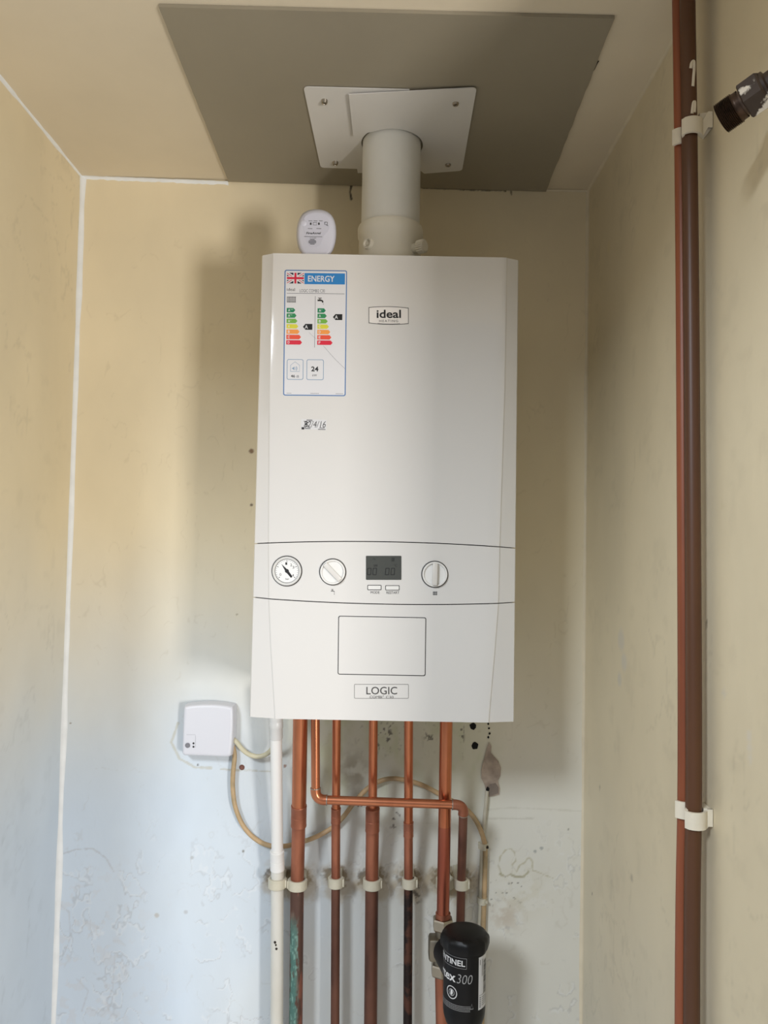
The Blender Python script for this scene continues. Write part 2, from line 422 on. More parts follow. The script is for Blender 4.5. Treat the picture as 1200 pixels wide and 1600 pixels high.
# corner fillets of filler and paint
m_fil = mat('corner_filler', (240, 243, 244), .5, var=.12, vscale=30, bump=.2, bscale=70)
m_filc = mat('cream_corner_filler', (226, 214, 188), .5, var=.12, vscale=30, bump=.2, bscale=70)
def fillet(name, pts, ax, bx, r, seed):
    rnd = random.Random(seed); bm = B(); n = 5; rings = []
    P = [Vector(p) for p in pts]; N = 40; path = []
    for i in range(N+1):
        t = i/N*(len(P)-1); k = min(int(t), len(P)-2); path.append(P[k].lerp(P[k+1], t-k))
    for p in path:
        rr = r*rnd.uniform(.75, 1.2); a, b_ = Vector(ax)*rr, Vector(bx)*rr
        row = [p]
        for j in range(n+1):
            t = math.pi/2*j/n; row.append(p + a*(1-math.sin(t)) + b_*(1-math.cos(t)))
        rings.append([bm.verts.new(q) for q in row])
    for A_, B_ in zip(rings, rings[1:]):
        for j in range(len(A_)): bm.faces.new((A_[j], A_[(j+1)%len(A_)], B_[(j+1)%len(A_)], B_[j]))
    bm.faces.new(rings[0]); bm.faces.new(rings[-1][::-1])
    struct(name, bm, m_filc if name in ('trim_2', 'trim_5', 'trim_6') else m_fil, ang=60)
fillet('trim_1', [(XL(.02), 0, .02), (XL(TL.z), 0, TL.z)], (1,0,0), (0,-1,0), .0075, 1)
fillet('trim_2', [(XR(.02), 0, .02), (XR(TR.z), 0, TR.z)], (-1,0,0), (0,-1,0), .005, 2)
fillet('trim_3', [TL, at(357, 285, 0)], (0,-1,0), (0,0,-1), .005, 3)
fillet('trim_4', [TL+Vector((0,0,.001)), ceil_pt(TL.x, -.25)+Vector((0,0,.001)), ceil_pt(TL.x, -.44)+Vector((0,0,.001)), (TL.x, LEFT_END+.01, ZC)], (1,0,0), (0,0,-1), .006, 4)
fillet('trim_5', [TR, ceil_pt(TR.x, -.25), ceil_pt(TR.x, -.45), (TR.x, RIGHT_END+.01, ZC)], (-1,0,0), (0,0,-1), .004, 5)
fillet('trim_6', [at(853, 297, 0), TR], (0,-1,0), (0,0,-1), .003, 6)

# plaster patch and raw holes on the back wall (children of the wall)
m_plast = mat('bare_plaster', (182, 166, 152), .9, c2=(150,136,124), vscale=50, bump=.6, bscale=90)
m_hole = mat('drill_hole', (12, 10, 9), .9)
bm = B()
out = [(764,1160),(768,1166),(767,1176),(772,1182),(779,1190),(783,1200),(782,1212),(778,1220),(781,1232),(780,1241),(772,1244),(764,1245),(758,1243),(759,1234),(757,1226),(752,1216),(752,1204),(754,1194),(757,1184),(760,1172)]
prism(bm, [at(x, y, -.0025) for x, y in out], [at(x, y, -.0001) for x, y in out])
pp = obj('plaster_patch', bm, m_plast, wall_back, label='bare pinkish plaster patch')
bm = B(); out = [(766,1226),(774,1223),(779,1230),(779,1239),(770,1243),(762,1243),(760,1236)]
prism(bm, [at(x, y, -.0032) for x, y in out], [at(x, y, -.0024) for x, y in out])
obj('damp_plaster', bm, mat('damp_plaster', (140,128,118), .9, var=.2, bump=.4), wall_back)
bm = B()
rnd = random.Random(4)
for x, y, rx, ry in ((739,1135,5.5,5.5),(742,1165,5.2,6),(762,1233,2.8,3.4),(763,1131,1.5,2),(764,1138,1.6,1.6),(765,1146,1.5,2),(763,1152,1.5,2.2)):
    o_ = [(x+rx*math.cos(t)*rnd.uniform(.8,1.15), y+ry*math.sin(t)*rnd.uniform(.8,1.15)) for t in [2*math.pi*k/14 for k in range(14)]]
    prism(bm, [at(a, b, -.0036 if y > 1200 else -.0006) for a, b in o_], [at(a, b, 0) for a, b in o_])
obj('drilled_hole', bm, m_hole, wall_back)
bm = B(); lathe(bm, [(0,.003),(.003,.003),(.0045,.0015),(.005,0)], at(378,1199,0), (0,-1,0), 14); obj('wall_plug', bm, mat('brown_plug', (126,82,70), .6, var=.3, vscale=200), wall_back)

# ------------------------------------------------------------------ ceiling board
bm = B()
cor = [(248,10),(960,28),(853,296),(357,284)]
rnd = random.Random(9); lo_ = []
for i in range(4):
    a, b = cor[i], cor[(i+1)%4]; n = 26
    for k in range(n):
        t = k/n; j = rnd.uniform(-.7,.7) if i == 1 else rnd.uniform(-.25,.25)
        p = atz(a[0]+(b[0]-a[0])*t + j, a[1]+(b[1]-a[1])*t, ZC-.004)
        if p.y > -.002: p.y = -.002
        lo_.append(p)
def under(p, d): q = ceil_pt(p.x, p.y); return Vector((p.x, p.y, q.z-d))
prism(bm, [under(p, .005) for p in lo_], [under(p, .0005) for p in lo_])
tag(obj('ceiling_board', bm, mat('grey_board', (152, 144, 126), .5, var=.10, vscale=4, bump=.03)), 'large plain grey board fixed to the ceiling above the boiler', 'board')
# dark open joint along the board's right edge
bm = B()
for seg in (((932,98),(916,128)),((902,165),(880,212)),((878,216),(866,246))):
    a, b = [atz(x, y, ZC-.004) for x, y in seg]
    pts = [a.lerp(b, k/8)+Vector((rnd.uniform(0,.0012)+.002, 0, 0)) for k in range(9)]
    tube(bm, [under(p, .0012) for p in pts], [.0012*rnd.uniform(.4,1.2) for _ in pts], 6)
obj('joint_crack', bm, m_grime, ceiling)

# ------------------------------------------------------------------ boiler
ZB = CZ - 0.2508; H = .70; YS, YF = -.267, -.278
boiler = thing('combi_boiler', 'white wall-hung combi boiler with dials, display and a coloured energy label', 'boiler', (0, 0, ZB))
bm = B(); box(bm, (-.1955, YS+.012, ZB+.004), (.1955, -.001, ZB+H-.002), .004)
obj('casing', bm, mat('casing_white', (226, 225, 222), .3), boiler)
# facet edge between the flat front and the splayed sides, as it runs down the boiler
def interp(pts, z):
    pts = sorted(pts)
    if z <= pts[0][0]: return pts[0][1]
    for (a, b), (c, d) in zip(pts, pts[1:]):
        if z <= c: t = (z-a)/(c-a); return b+(d-b)*t
    return pts[-1][1]
fl = [(at(x, y, YF).z, at(x, y, YF).x) for x, y in ((427,404),(422,600),(420.5,848),(421,936),(424,1010),(430.5,1118))]
fr = [(at(x, y, YF).z, at(x, y, YF).x) for x, y in ((791,407),(788,600),(780,854),(778,943),(772,1020),(763,1124))]
def quadr(p3):
    (x0,y0),(x1,y1),(x2,y2) = p3
    A_ = np.linalg.solve(np.array([[x0*x0,x0,1],[x1*x1,x1,1],[x2*x2,x2,1]]), np.array([y0,y1,y2])); return lambda x: A_[0]*x*x+A_[1]*x+A_[2]
def P3(l): return [(p.x, p.z) for p in l]
zt_u = quadr(P3([at(397,849.5,YS), at(602,846.5,YF), at(805,856.5,YS)]))
zt_l = quadr(P3([at(395.4,933,YS), at(603,944,YF), at(804,941,YS)]))
zbt = lambda x: ZB; ztp = lambda x: ZB+H
NC = 30
def front_panel(name, zlo, zhi, rows, parent, m):
    bm = B(); rows_ = []
    def prof(s, z):
        l, r = interp(fl, z), interp(fr, z); W = .1975
        if s == 0: return (-W, YS+.03)
        if s == 1: return (-W, YS+.002)
        if s == 2: return (-W+.0015, YS-.001)
        if s == NC-1: return (W, YS+.03)
        if s == NC-2: return (W, YS+.002)
        if s == NC-3: return (W-.0015, YS-.001)
        e_ = .0022
        if s == 3: return (l-e_, YF+e_*.9)
        if s == 4: return (l-e_*.2, YF+.0005)
        if s == 5: return (l+e_, YF)
        if s == NC-4: return (r+e_, YF+e_*.9)
        if s == NC-5: return (r+e_*.2, YF+.0005)
        if s == NC-6: return (r-e_, YF)
        t = (s-5)/(NC-11); return (l+e_+(r-l-2*e_)*t, YF)
    for j in range(rows+1):
        t = j/rows; row = []
        for s in range(NC):
            x, _ = prof(s, ZB+.35); 
            for _k in range(3):
                z = zlo(x)*(1-t)+zhi(x)*t; x, y = prof(s, z)
            row.append(bm.verts.new((x, y, z)))
        rows_.append(row)
    for a, b in zip(rows_, rows_[1:]):
        for k in range(NC-1): bm.faces.new((a[k], a[k+1], b[k+1], b[k]))
    bnd = [e_ for e_ in bm.edges if e_.is_boundary]
    r_ = bmesh.ops.extrude_edge_only(bm, edges=bnd)
    nv = [g for g in r_['geom'] if isinstance(g, bmesh.types.BMVert)]
    for v in nv: v.co.y = YS+.022 if v.co.y < YS+.02 else v.co.y+.004
    return obj(name, bm, m, parent, ang=14)
g = .0007
front_panel('upper_door', lambda x: zt_u(x)+g, ztp, 24, boiler, m_white)
ctrl = front_panel('control_panel', lambda x: zt_l(x)+g, lambda x: zt_u(x)-g, 6, boiler, m_white)
lowp = front_panel('lower_panel', zbt, lambda x: zt_l(x)-g, 16, boiler, m_white)
bm = B(); box(bm, (-.172, YF+.006, at(600,965,YF).z), (.158, YS+.010, at(600,830,YF).z)); obj('backing', bm, m_dark, boiler, label='dark seal in the panel gaps')  # dark sheet added behind the panels to stand in for shade in their gaps

PF = on(YF-.00025); PF2 = on(YF-.0004); PF3 = on(YF-.0006)
# badge: ideal heating
def badge_outline(x0, y0, x1, y1, bulge, n=10):
    pts = []
    for k in range(n+1): t = k/n; pts.append((x0+2+(x1-x0-4)*t, y0-bulge*4*t*(1-t)+1.0*(t-.5)))
    for k in range(n+1): t = k/n; pts.append((x1-2-(x1-x0-4)*t, y1+bulge*4*t*(1-t)-1.0*(t-.5)))
    return pts
bm = B()
o_ = badge_outline(574, 480.5, 640.5, 505.5, 1.8); i_ = badge_outline(574.9, 481.4, 639.6, 504.6, 1.8)
poly(bm, o_, PF, 0); ring2d(bm, o_, i_, PF2, 1)
text(bm, 'ideal', (588.5, 484, 626.5, 497), PF3, 2, weight=.02)
text(bm, 'HEATING', (592.5, 499.6, 622, 503.3), PF3, 1, spacing=1.3)
stroke(bm, [(590,505.2),(600,506),(614,506.2),(625,505.6)], .5, PF3, 1)
obj('maker_badge', bm, [mat('badge_white', (232,228,224), .2), m_grey, m_black], boiler, recalc=False)
# flap and model badge on the lower panel
bm = B(); o_ = rrect(528.6, 963.4, 666, 1055.2, 3); i_ = rrect(529.7, 964.5, 664.9, 1054.1, 2.4)
def sk(P): return lambda x, y: P(x-(y-963)*.012, y+(x-597)*.019)
ring2d(bm, o_, i_, sk(PF), 0); obj('access_flap_gap', bm, m_dark, boiler, recalc=False)
bm = B(); o_ = rrect(530, 964.8, 664.6, 1053.8, 2.4)
prism(bm, [sk(on(YF-.0006))(*p) for p in o_], [sk(on(YF-.00003))(*p) for p in o_]); obj('access_flap', bm, m_white, boiler)
bm = B(); o_ = rrect(553.5, 1069, 638.5, 1091.5, 1.5); i_ = rrect(554.1, 1069.6, 637.9, 1090.9, 1.2)
ring2d(bm, o_, i_, PF, 0)
text(bm, 'LOGIC', (572.5, 1073.2, 620.5, 1085), PF2, 1, weight=.0)
text(bm, 'COMBI', (577.5, 1087.2, 597, 1091), PF2, 0); text(bm, '2', (598, 1086.2, 599.8, 1088.4), PF2, 0); text(bm, 'C30', (603, 1087.4, 615, 1091.2), PF2, 0)
obj('model_badge', bm, [mat('badge_grey', (92,90,88), .5), mat('badge_dark', (56,54,54), .4)], boiler, recalc=False)

def disc_frame(px, py, Y):
    c = at(px, py, Y); return c
PXM = (at(601,890,YF)-at(600,890,YF)).length       # metres per photo pixel on the boiler front
# pressure gauge
c = at(448.3, 892.2, YF); g_ = boiler; R_ = 23.2*PXM
gauge_root = None
bm = B(); lathe(bm, [(0,.0012),(R_*.80,.0012),(R_*.84,.003),(R_*.92,.0042),(R_*.97,.003),(R_*.975,0)], c, (0,-1,0), 48)
gauge = obj('pressure_gauge', bm, mat('gauge_rim', (222,222,220), .25), boiler, label='round white pressure gauge')
bm = B(); lathe(bm, [(R_*.965,0),(R_*.97,.0008),(R_*1.03,.0008),(R_*1.035,0)], c, (0,-1,0), 48); obj('gauge_gap', bm, m_dark, gauge)
bm = B(); Yg = YF-.0015
def gp(r, a): return (448.3+23.2*r*math.sin(math.radians(a)), 892.2-23.2*r*math.cos(math.radians(a)))
PG = on(Yg)
poly(bm, [gp(.79, k*10) for k in range(36)][::-1], on(Yg+.0001), 0)
ring2d(bm, [gp(.83, k*10) for k in range(36)], [gp(.78, k*10) for k in range(36)], on(Yg-.00005), 2)
for k in range(25): stroke(bm, [gp(.74, -130+k*260/24), gp(.62 if k%6 == 0 else .68, -130+k*260/24)], .9 if k%6 == 0 else .5, PG, 1)
for s, a in (('0',-118),('1',-5),('2',35),('3',60),('4',125)):
    q = gp(.5, a); text(bm, s, (q[0]-1.5, q[1]-2, q[0]+1.5, q[1]+2), PG, 1)
text(bm, 'bar', (446,903,452,906), PG, 1)
obj('gauge_face', bm, [mat('gauge_white', (232,232,230), .3), m_dark, m_grey], gauge, recalc=False)
bm = B(); PN = on(Yg-.0006)
t1, t2 = gp(.60, -38), gp(.52, 142)
poly(bm, [t1, (448.3+1.6, 892.2-1.4), (t2[0]+1.2, t2[1]-.9), (t2[0]-1.2, t2[1]+1.2), (448.3-1.8, 892.2+1.2)], PN)
poly(bm, [(448.3+3.1*math.cos(k*.5236), 892.2+3.1*math.sin(k*.5236)) for k in range(12)], on(Yg-.0008))
obj('gauge_needle', bm, m_black, gauge, recalc=False)
# temperature dials
def dial(px, py, ang, name_label):
    c = at(px, py, YF); R_ = 20.6*PXM; bm = B()
    lathe(bm, [(0,.0015),(R_*.78,.0015),(R_*.80,.0022),(R_*.84,.0046),(R_*.93,.0046),(R_*.955,.003),(R_*.955,0)], c, (0,-1,0), 48)
    k = obj('temperature_dial', bm, m_whitep, boiler, label=name_label)
    bm = B(); lathe(bm, [(R_*.955,0),(R_*.96,.0007),(R_*1.02,.0007),(R_*1.025,0)], c, (0,-1,0), 48); obj('dial_gap', bm, m_dark, k)
    bm = B(); rot = Matrix.Rotation(math.radians(ang), 3, 'Y')
    box(bm, (c.x-R_*.19, c.y-.0085, c.z-R_*.83), (c.x+R_*.19, c.y-.001, c.z+R_*.83), .0012, 2, rot=rot, piv=c)
    obj('dial_grip', bm, mat('dial_grip_white', (214,211,206), .35), k)
dial(520, 893.6, -45, 'white dial with its grip turned diagonally')
dial(679.3, 897.3, 1, 'white dial with its grip upright')
# display and push buttons
bm = B(); o_ = rrect(571.8, 868.5, 627.2, 906, 1.2); prism(bm, [PF3(*p) for p in o_], [on(YF)(*p) for p in o_])
ds = obj('display', bm, mat('lcd_dark', (76,78,75), .18), boiler, label='small dark rectangular display')
bm = B()
def seg7(x, y, w_, h_):
    for a, b in (((0,0),(1,0)),((1,0),(1,.5)),((1,.5),(1,1)),((0,1),(1,1)),((0,.5),(0,1)),((0,0),(0,.5))):
        stroke(bm, [(x+a[0]*w_-.04*a[1]*h_*2, y+a[1]*h_), (x+b[0]*w_-.04*b[1]*h_*2, y+b[1]*h_)], 1.1, on(YF-.0008), 0)
for x in (574.6, 583.2, 602.8, 611.5): seg7(x, 888, 5.4, 10)
text(bm, 'DHW', (584,882,590,885.6), on(YF-.0008), 0); text(bm, '\u00b0C', (615,881.5,620.5,885.5), on(YF-.0008), 0)
for k in range(3): stroke(bm, [(611.5, 872.5+k*1.9), (616.5, 872.5+k*1.9)], 1.1, on(YF-.0008), 0)
stroke(bm, [(582,873),(586,873),(586,875)], .7, on(YF-.0008), 0)
obj('display_digits', bm, mat('lcd_ink', (24,25,25), .4), ds, recalc=False)
for s, x0, x1, r in (('MODE',574,596,(579,923.6,593,927.6)),('RESTART',602,624.3,(603.8,924,623.8,928))):
    bm = B(); dy = (x0-574)*.018; o_ = rrect(x0, 914+dy, x1, 922+dy, 1.4); i_ = rrect(x0+1, 915+dy, x1-1, 921+dy, 1)
    prism(bm, [on(YF-.0014)(*p) for p in i_], [on(YF)(*p) for p in i_]); bu = obj('push_button', bm, m_whitep, boiler)
    bm = B(); ring2d(bm, o_, i_, PF, 0); text(bm, s, r, PF, 0); obj('button_print', bm, m_dark, bu, recalc=False)
bm = B()
for k in range(5): stroke(bm, [(677+k*1.4, 924.2), (677+k*1.4, 930)], .8, PF, 0)
stroke(bm, [(676.3,925.4),(683.2,925.4)], .7, PF, 0); stroke(bm, [(676.3,928.8),(683.2,928.8)], .7, PF, 0)
obj('radiator_icon', bm, m_grey, ctrl, recalc=False)
bm = B(); stroke(bm, [(517,923.5),(521.5,923.5),(522.6,925.5)], 1.2, PF, 0); stroke(bm, [(519.3,923.5),(519.3,921.2)], .9, PF, 0); stroke(bm, [(517.6,921),(521,921)], .8, PF, 0)
stroke(bm, [(522.3,927),(522.3,929)], .7, PF, 0)
obj('tap_icon', bm, m_grey, ctrl, recalc=False)

# energy label
LC = ((444.6,421.3),(542.6,422.4),(540.2,619.2),(442.2,618.2))
def LB(Y):
    def f(u, v):
        a, b = u/100, v/200
        x = (1-b)*((1-a)*LC[0][0]+a*LC[1][0]) + b*((1-a)*LC[3][0]+a*LC[2][0])
        y = (1-b)*((1-a)*LC[0][1]+a*LC[1][1]) + b*((1-a)*LC[3][1]+a*LC[2][1])
        return at(x, y, Y)
    return f
lp = [mat('print_'+n_, c_, .3) for n_, c_ in (('blue_rim',(62,112,170)),('blue_band',(42,128,196)),('white',(220,220,223)),('black',(16,16,18)),('red',(206,24,60)),('navy',(28,26,52)),
      ('green_deep',(12,128,84)),('green_mid',(46,138,86)),('green_light',(116,176,70)),('yellow',(216,210,62)),('orange',(240,154,72)),('vermilion',(230,82,56)),('crimson',(214,36,62)),('grey_pale',(96,100,108)),('steel',(120,150,180)))]
L0, L1, L2, L3, L4 = [LB(YF-.0003-k*.00007) for k in range(5)]
bm = B()
o_ = rrect(0,0,100,200,3.2)
prism(bm, [L0(*p) for p in o_], [LB(YF)(*p) for p in o_], 2)
ring2d(bm, rrect(.2,.2,99.8,199.8,3.2), rrect(1.7,1.7,98.3,198.3,2), L1, 0)
# flag
fx0, fy0, fx1, fy1 = 4, 4.8, 31, 21.8; fw, fh = fx1-fx0, fy1-fy0
def FP(P): return lambda u, v: P(fx0+u*fw, fy0+v*fh)
poly(bm, [(0,0),(1,0),(1,1),(0,1)], FP(L1), 5)
for a, b, c_, d in (((0,0),(.12,0),(1,.82),(1,1)),((0,0),(0,.18),(.88,1),(1,1)),((1,0),(.88,0),(0,.82),(0,1)),((1,0),(1,.18),(.12,1),(0,1))): poly(bm, [a,b,c_,d], FP(L2), 2)
for a, b in (((0,.03),(.5,.53)),((.5,.47),(1,.97)),((1,.03),(.5,.53)),((.5,.47),(0,.97))): stroke(bm, [a, b], .05, FP(L3), 4)
poly(bm, [(.38,0),(.62,0),(.62,1),(.38,1)], FP(LB(YF-.00054)), 2); poly(bm, [(0,.32),(1,.32),(1,.68),(0,.68)], FP(LB(YF-.00055)), 2)
poly(bm, [(.44,0),(.56,0),(.56,1),(.44,1)], FP(LB(YF-.0006)), 4); poly(bm, [(0,.4),(1,.4),(1,.6),(0,.6)], FP(LB(YF-.00061)), 4)
poly(bm, [(32,5),(96.5,5),(96.5,22.6),(32,22.6)], L1, 1); text(bm, 'ENERGY', (37.5,9,80,18.6), L2, 2, weight=.015)
text(bm, 'ideal', (4.2,29,17,33.6), L1, 3); text(bm, 'LOGIC COMBI2 C30', (24.5,30.6,64.5,35.6), L1, 13)
stroke(bm, [(4,37.4),(96,37.4)], .7, L1, 13); stroke(bm, [(49.6,41.5),(49.4,123)], .6, L1, 13)
for k in range(8): stroke(bm, [(5+k*1.85,42.6),(5+k*1.85,52)], .85, L1, 3)
stroke(bm, [(4.3,43.4),(18.8,43.4)], .5, L2, 3); stroke(bm, [(4.3,51.2),(18.8,51.2)], .5, L2, 3)
stroke(bm, [(54,44.6),(60,44.6)], 1.1, L1, 3); stroke(bm, [(57,44.6),(57,47)], 1.4, L2, 3)
stroke(bm, [(53.2,48.2),(59.2,48.2),(61,49.2),(61.6,51.6)], 2.6, L1, 3); stroke(bm, [(62.6,53),(62.4,55)], .5, L1, 13)
rows = [64.2,72.8,81.3,89.8,98.3,106.8,115.3]
for u0, ends, lets in ((4.2,(18,20,21.4,23,25.2,27.6,29.4),('A+++','A++','A+','A','B','C','D')),(53.4,(66.6,68.2,69.8,71.8,74,76,78),('A+','A','B','C','D','E','F'))):
    for v, e_, s, k in zip(rows, ends, lets, range(7)):
        h_ = 3.5; poly(bm, [(u0,v-h_),(e_-3,v-h_),(e_,v),(e_-3,v+h_),(u0,v+h_)], L1, 6+k)
        if len(s) > 1:
            text(bm, s[0], (u0+2.2,v-2,u0+5.6,v+2), L2, 2, weight=.02)
            text(bm, s[1:], (u0+6,v-2,u0+6+1.5*(len(s)-1),v-.4), L2, 2)
        else: text(bm, s, (u0+2.2,v-2,u0+5.4,v+2), L2, 2, weight=.02)
for a, b, v in ((30.4,45.4,90.4),(78,93,74.4)):
    poly(bm, [(a,v),(a+4,v-4.7),(b,v-4.7),(b,v+4.7),(a+4,v+4.7)], L1, 3); text(bm, 'A', (a+3,v-2.8,a+8,v+2.8), L2, 2, weight=.02)
for a, b in ((5.6,32),(37,64.4)): ring2d(bm, rrect(a,142,b,174.6,3), rrect(a+.9,142.9,b-.9,173.7,2.3), L1, 14)
stroke(bm, [(11.5,161.5),(11.5,151.5),(18.6,146),(25.8,151.5),(25.8,161.5),(11.3,161.5)], .6, L1, 14)
poly(bm, [(13.8,155.8),(15.4,155.8),(17.6,153.4),(17.6,160),(15.4,157.4),(13.8,157.4)], L1, 14)
for r_ in (2.2,4.0): stroke(bm, [(18+r_*math.cos(t), 156.7+r_*1.0*math.sin(t)) for t in (-1,-.5,0,.5,1)], .8, L1, 14)
text(bm, '46', (12.2,166.6,18.6,171), L1, 3, weight=.02); text(bm, 'dB', (20.6,167.4,25,171), L1, 13)
text(bm, '24', (44.4,153.2,56,161), L1, 3, weight=.03); text(bm, 'kW', (46.4,165.4,53.6,169), L1, 3)
for a, b in ((6,12.5),(44,57),(84,95.5)):
    k = a
    while k < b: stroke(bm, [(k,196),(k+.9,196)], .9, L1, 13); k += 1.5
stroke(bm, [(40,99),(52,110)], .25, L2, 13); stroke(bm, [(63.5,120.5),(82,141),(98,156)], .35, L2, 13)
obj('energy_label', bm, lp, boiler, label='energy rating label with flag and coloured arrow bars', recalc=False)
# dated service sticker
bm = B(); poly(bm, [(470.5,654.5),(510.2,656),(509.8,672),(470.2,670.5)], PF, 0)
text(bm, '82/4/16', (475,658,509,668), PF2, 1, shear=.25, weight=-.005)
for q in ((479,656.2,488,1.3),(474,658,480,.7),(482,658,489,.7),(499,668.6,507,1.0),(497,670.8,508.6,1.2),(476,669.4,485,1.3)): stroke(bm, [(q[0],q[1]),(q[2],q[1]+.2)], q[3]*.8, PF2, 1)
poly(bm, [(471.2,667.4),(475.4,667.5),(475.3,671),(471.1,670.9)], PF2, 1)
stroke(bm, [(475.8,659.2),(480,657.8),(478,662),(482.5,665.5),(478,667),(477,662.5),(482,660)], 1.3, PF2, 1)
obj('date_sticker', bm, [m_label, m_black], boiler, label='small white sticker with a handwritten date', recalc=False)
# fittings below the casing
bm = B(); p = at(480,1124,-.12); lathe(bm, [(0,-.008),(.020,-.008),(.026,-.003),(.027,.012),(0,.012)], (p.x,p.y,ZB-.002), (0,0,1), 24)
obj('grommet', bm, mat('grommet_tan', (186,168,132), .5, var=.2), boiler, label='tan rubber grommet round two pipes')
for x, y in ((449,1120),(738,1128)):
    p = at(x, y, -.20); bm = B(); box(bm, (p.x-.007,p.y-.008,ZB-.006), (p.x+.007,p.y+.008,ZB+.006), .002); obj('panel_catch', bm, mat('pale_catch', (214,224,226), .3), boiler)

# ------------------------------------------------------------------ flue
YFL = -.160
fc = at(611, 300, YFL); FXC = fc.x
ZTOP = ZB+H
flue = thing('boiler_flue', 'white vertical flue pipe rising from the boiler to the ceiling plate', 'flue', (FXC, YFL, ZTOP))
czl = ceil_pt(FXC, YFL).z - .006
zc1 = at(610, 338, YFL-.05).z
bm = B(); lathe(bm, [(0,zc1-ZTOP-.01),(.0492,zc1-ZTOP-.01),(.0492,czl-ZTOP),(0,czl-ZTOP)], (FXC,YFL,ZTOP), (0,0,1), 56); obj('flue_pipe', bm, m_flue, flue)
bm = B(); h = zc1-ZTOP
lathe(bm, [(0,.0008),(.0535,.0008),(.0535,.004),(.0525,.005),(.0525,h*.78),(.0545,h*.82),(.0548,h*.97),(.0538,h),(.0497,h),(.0497,h-.008)], (FXC,YFL,ZTOP), (0,0,1), 56)
col = obj('flue_collar', bm, m_cream_p, flue)
def on_collar(px, py, r=.053):
    p = at(px, py, YFL-r*.8)
    sn = max(-.98, min(.98, (p.x-FXC)/r)); d = Vector((sn, -math.sqrt(1-sn*sn), 0))
    q = at(px, py, YFL+d.y*r); return Vector((FXC,YFL,q.z)) + d*r, d
p, d = on_collar(576, 381); bm = B()
lathe(bm, [(0,.003),(.003,.003),(.004,.0022),(.006,.0022),(.0065,.0048),(.0085,.0048),(.0095,-.002)], p, d, 28); obj('test_point_cap', bm, m_cream_p, flue)
p, d = on_collar(648, 388); d2 = Vector((.78,-.62,-.02)).normalized(); bm = B()
n = 40; prof = [(0,.021),(.0085,.021),(.0105,.0195),(.0105,.008),(.008,.007),(.0075,-.012)]
lathe(bm, prof, p, d2, n)
for v in bm.verts:
    q = v.co-p; hh = q.dot(d2); rr = q-d2*hh
    if rr.length > .0100: 
        a = math.atan2(rr.dot(d2.orthogonal().normalized()), rr.dot(d2.cross(d2.orthogonal().normalized())))
        v.co = p+d2*hh+rr*(1+.06*math.cos(20*a))
obj('test_point_cap', bm, m_cream_p, flue, label='knurled cap turned to the right')
p, d = on_collar(610, 399); bm = B(); box(bm, (p.x-.016,p.y-.005,ZTOP+.0005), (p.x+.02,p.y+.004,ZTOP+.005), .001); lathe(bm, [(0,.009),(.0045,.009),(.006,.007),(.0062,-.003),(0,-.003)], (p.x,p.y-.004,ZTOP+.006), (0,-1,.3), 18)
obj('collar_screw', bm, m_cream_p, flue)

# two-piece ceiling plate round the flue
plate = thing('flue_plate', 'white two-piece metal plate screwed to the grey board round the flue', 'plate', (FXC, YFL, ZC-.01))
ZP = ZC-.007
def cpt(px, py): return atz(px, py, ZP)
def rnd_poly(c, r, n=6):
    out = []; m_ = len(c)
    for i in range(m_):
        a, b, d = Vector(c[i-1][:2]), Vector(c[i][:2]), Vector(c[(i+1)%m_][:2]); ri = c[i][2]
        if ri <= 0: out.append(b); continue
        p, q = b+(a-b).normalized()*ri, b+(d-b).normalized()*ri
        out += [(1-t)**2*p+2*t*(1-t)*b+t*t*q for t in [k/n for k in range(n+1)]]
    return out
def arc_xy(a0, a1, r, n=20): return [(FXC+r*math.cos(math.radians(a0+(a1-a0)*k/n)), YFL+r*math.sin(math.radians(a0+(a1-a0)*k/n)), 0) for k in range(n+1)]
def P2(px, py, r=0): p = cpt(px, py); return (p.x, p.y, r)
m_plate = mat('plate_white', (218,216,212), .28)
def plate_piece(name, poly_, zoff, tilt, th, lab):
    bm = B(); pts = rnd_poly(poly_, 0)
    zz = lambda p: ceil_pt(p.x, p.y).z - zoff - tilt*max(0, (FXC+.12-p.x))
    prism(bm, [Vector((p.x,p.y,zz(p)-th)) for p in pts], [Vector((p.x,p.y,zz(p))) for p in pts]); return obj(name, bm, m_plate, plate, label=lab)
# left half lies flat; its slot takes the flue's left side
back_l = P2(563, 263); pl = [P2(474,136,.008), P2(640,140,0)] + arc_xy(-80,-262,.0518) + [(FXC-.0518+.03, P2(560,268)[1], 0), P2(559,270), P2(558,263.5), P2(501,262,.008)]
plate_piece('plate_half', pl, .0055, 0, .0012, 'left half of the plate, lying flat')
pr_ = [P2(545,143,0), P2(745,135,.008), P2(722,264,.008), P2(663,268,0)] + arc_xy(60,-118,.0525) + [P2(552,208,0)]
plate_piece('plate_half', pr_, .0070, .018, .0012, 'right half, overlapping the left half')
for x, y in ((507,157),(712,159),(524,253),(700,254)):
    p = cpt(x, y); zt = ceil_pt(p.x, p.y).z; bm = B()
    lathe(bm, [(0,-.0025),(.0022,-.0025),(.0028,-.004),(.0042,-.0036),(.0050,-.0012),(.0052,.004)], (p.x,p.y,zt-.0082), (0,0,1), 18)
    sc = obj('screw', bm, m_nickel, plate, label='steel screw head')
    bm = B(); lathe(bm, [(0,-.0027),(.0020,-.0027),(.0020,-.002)], (p.x,p.y,zt-.0082), (0,0,1), 6); obj('screw_socket', bm, m_dark, sc)

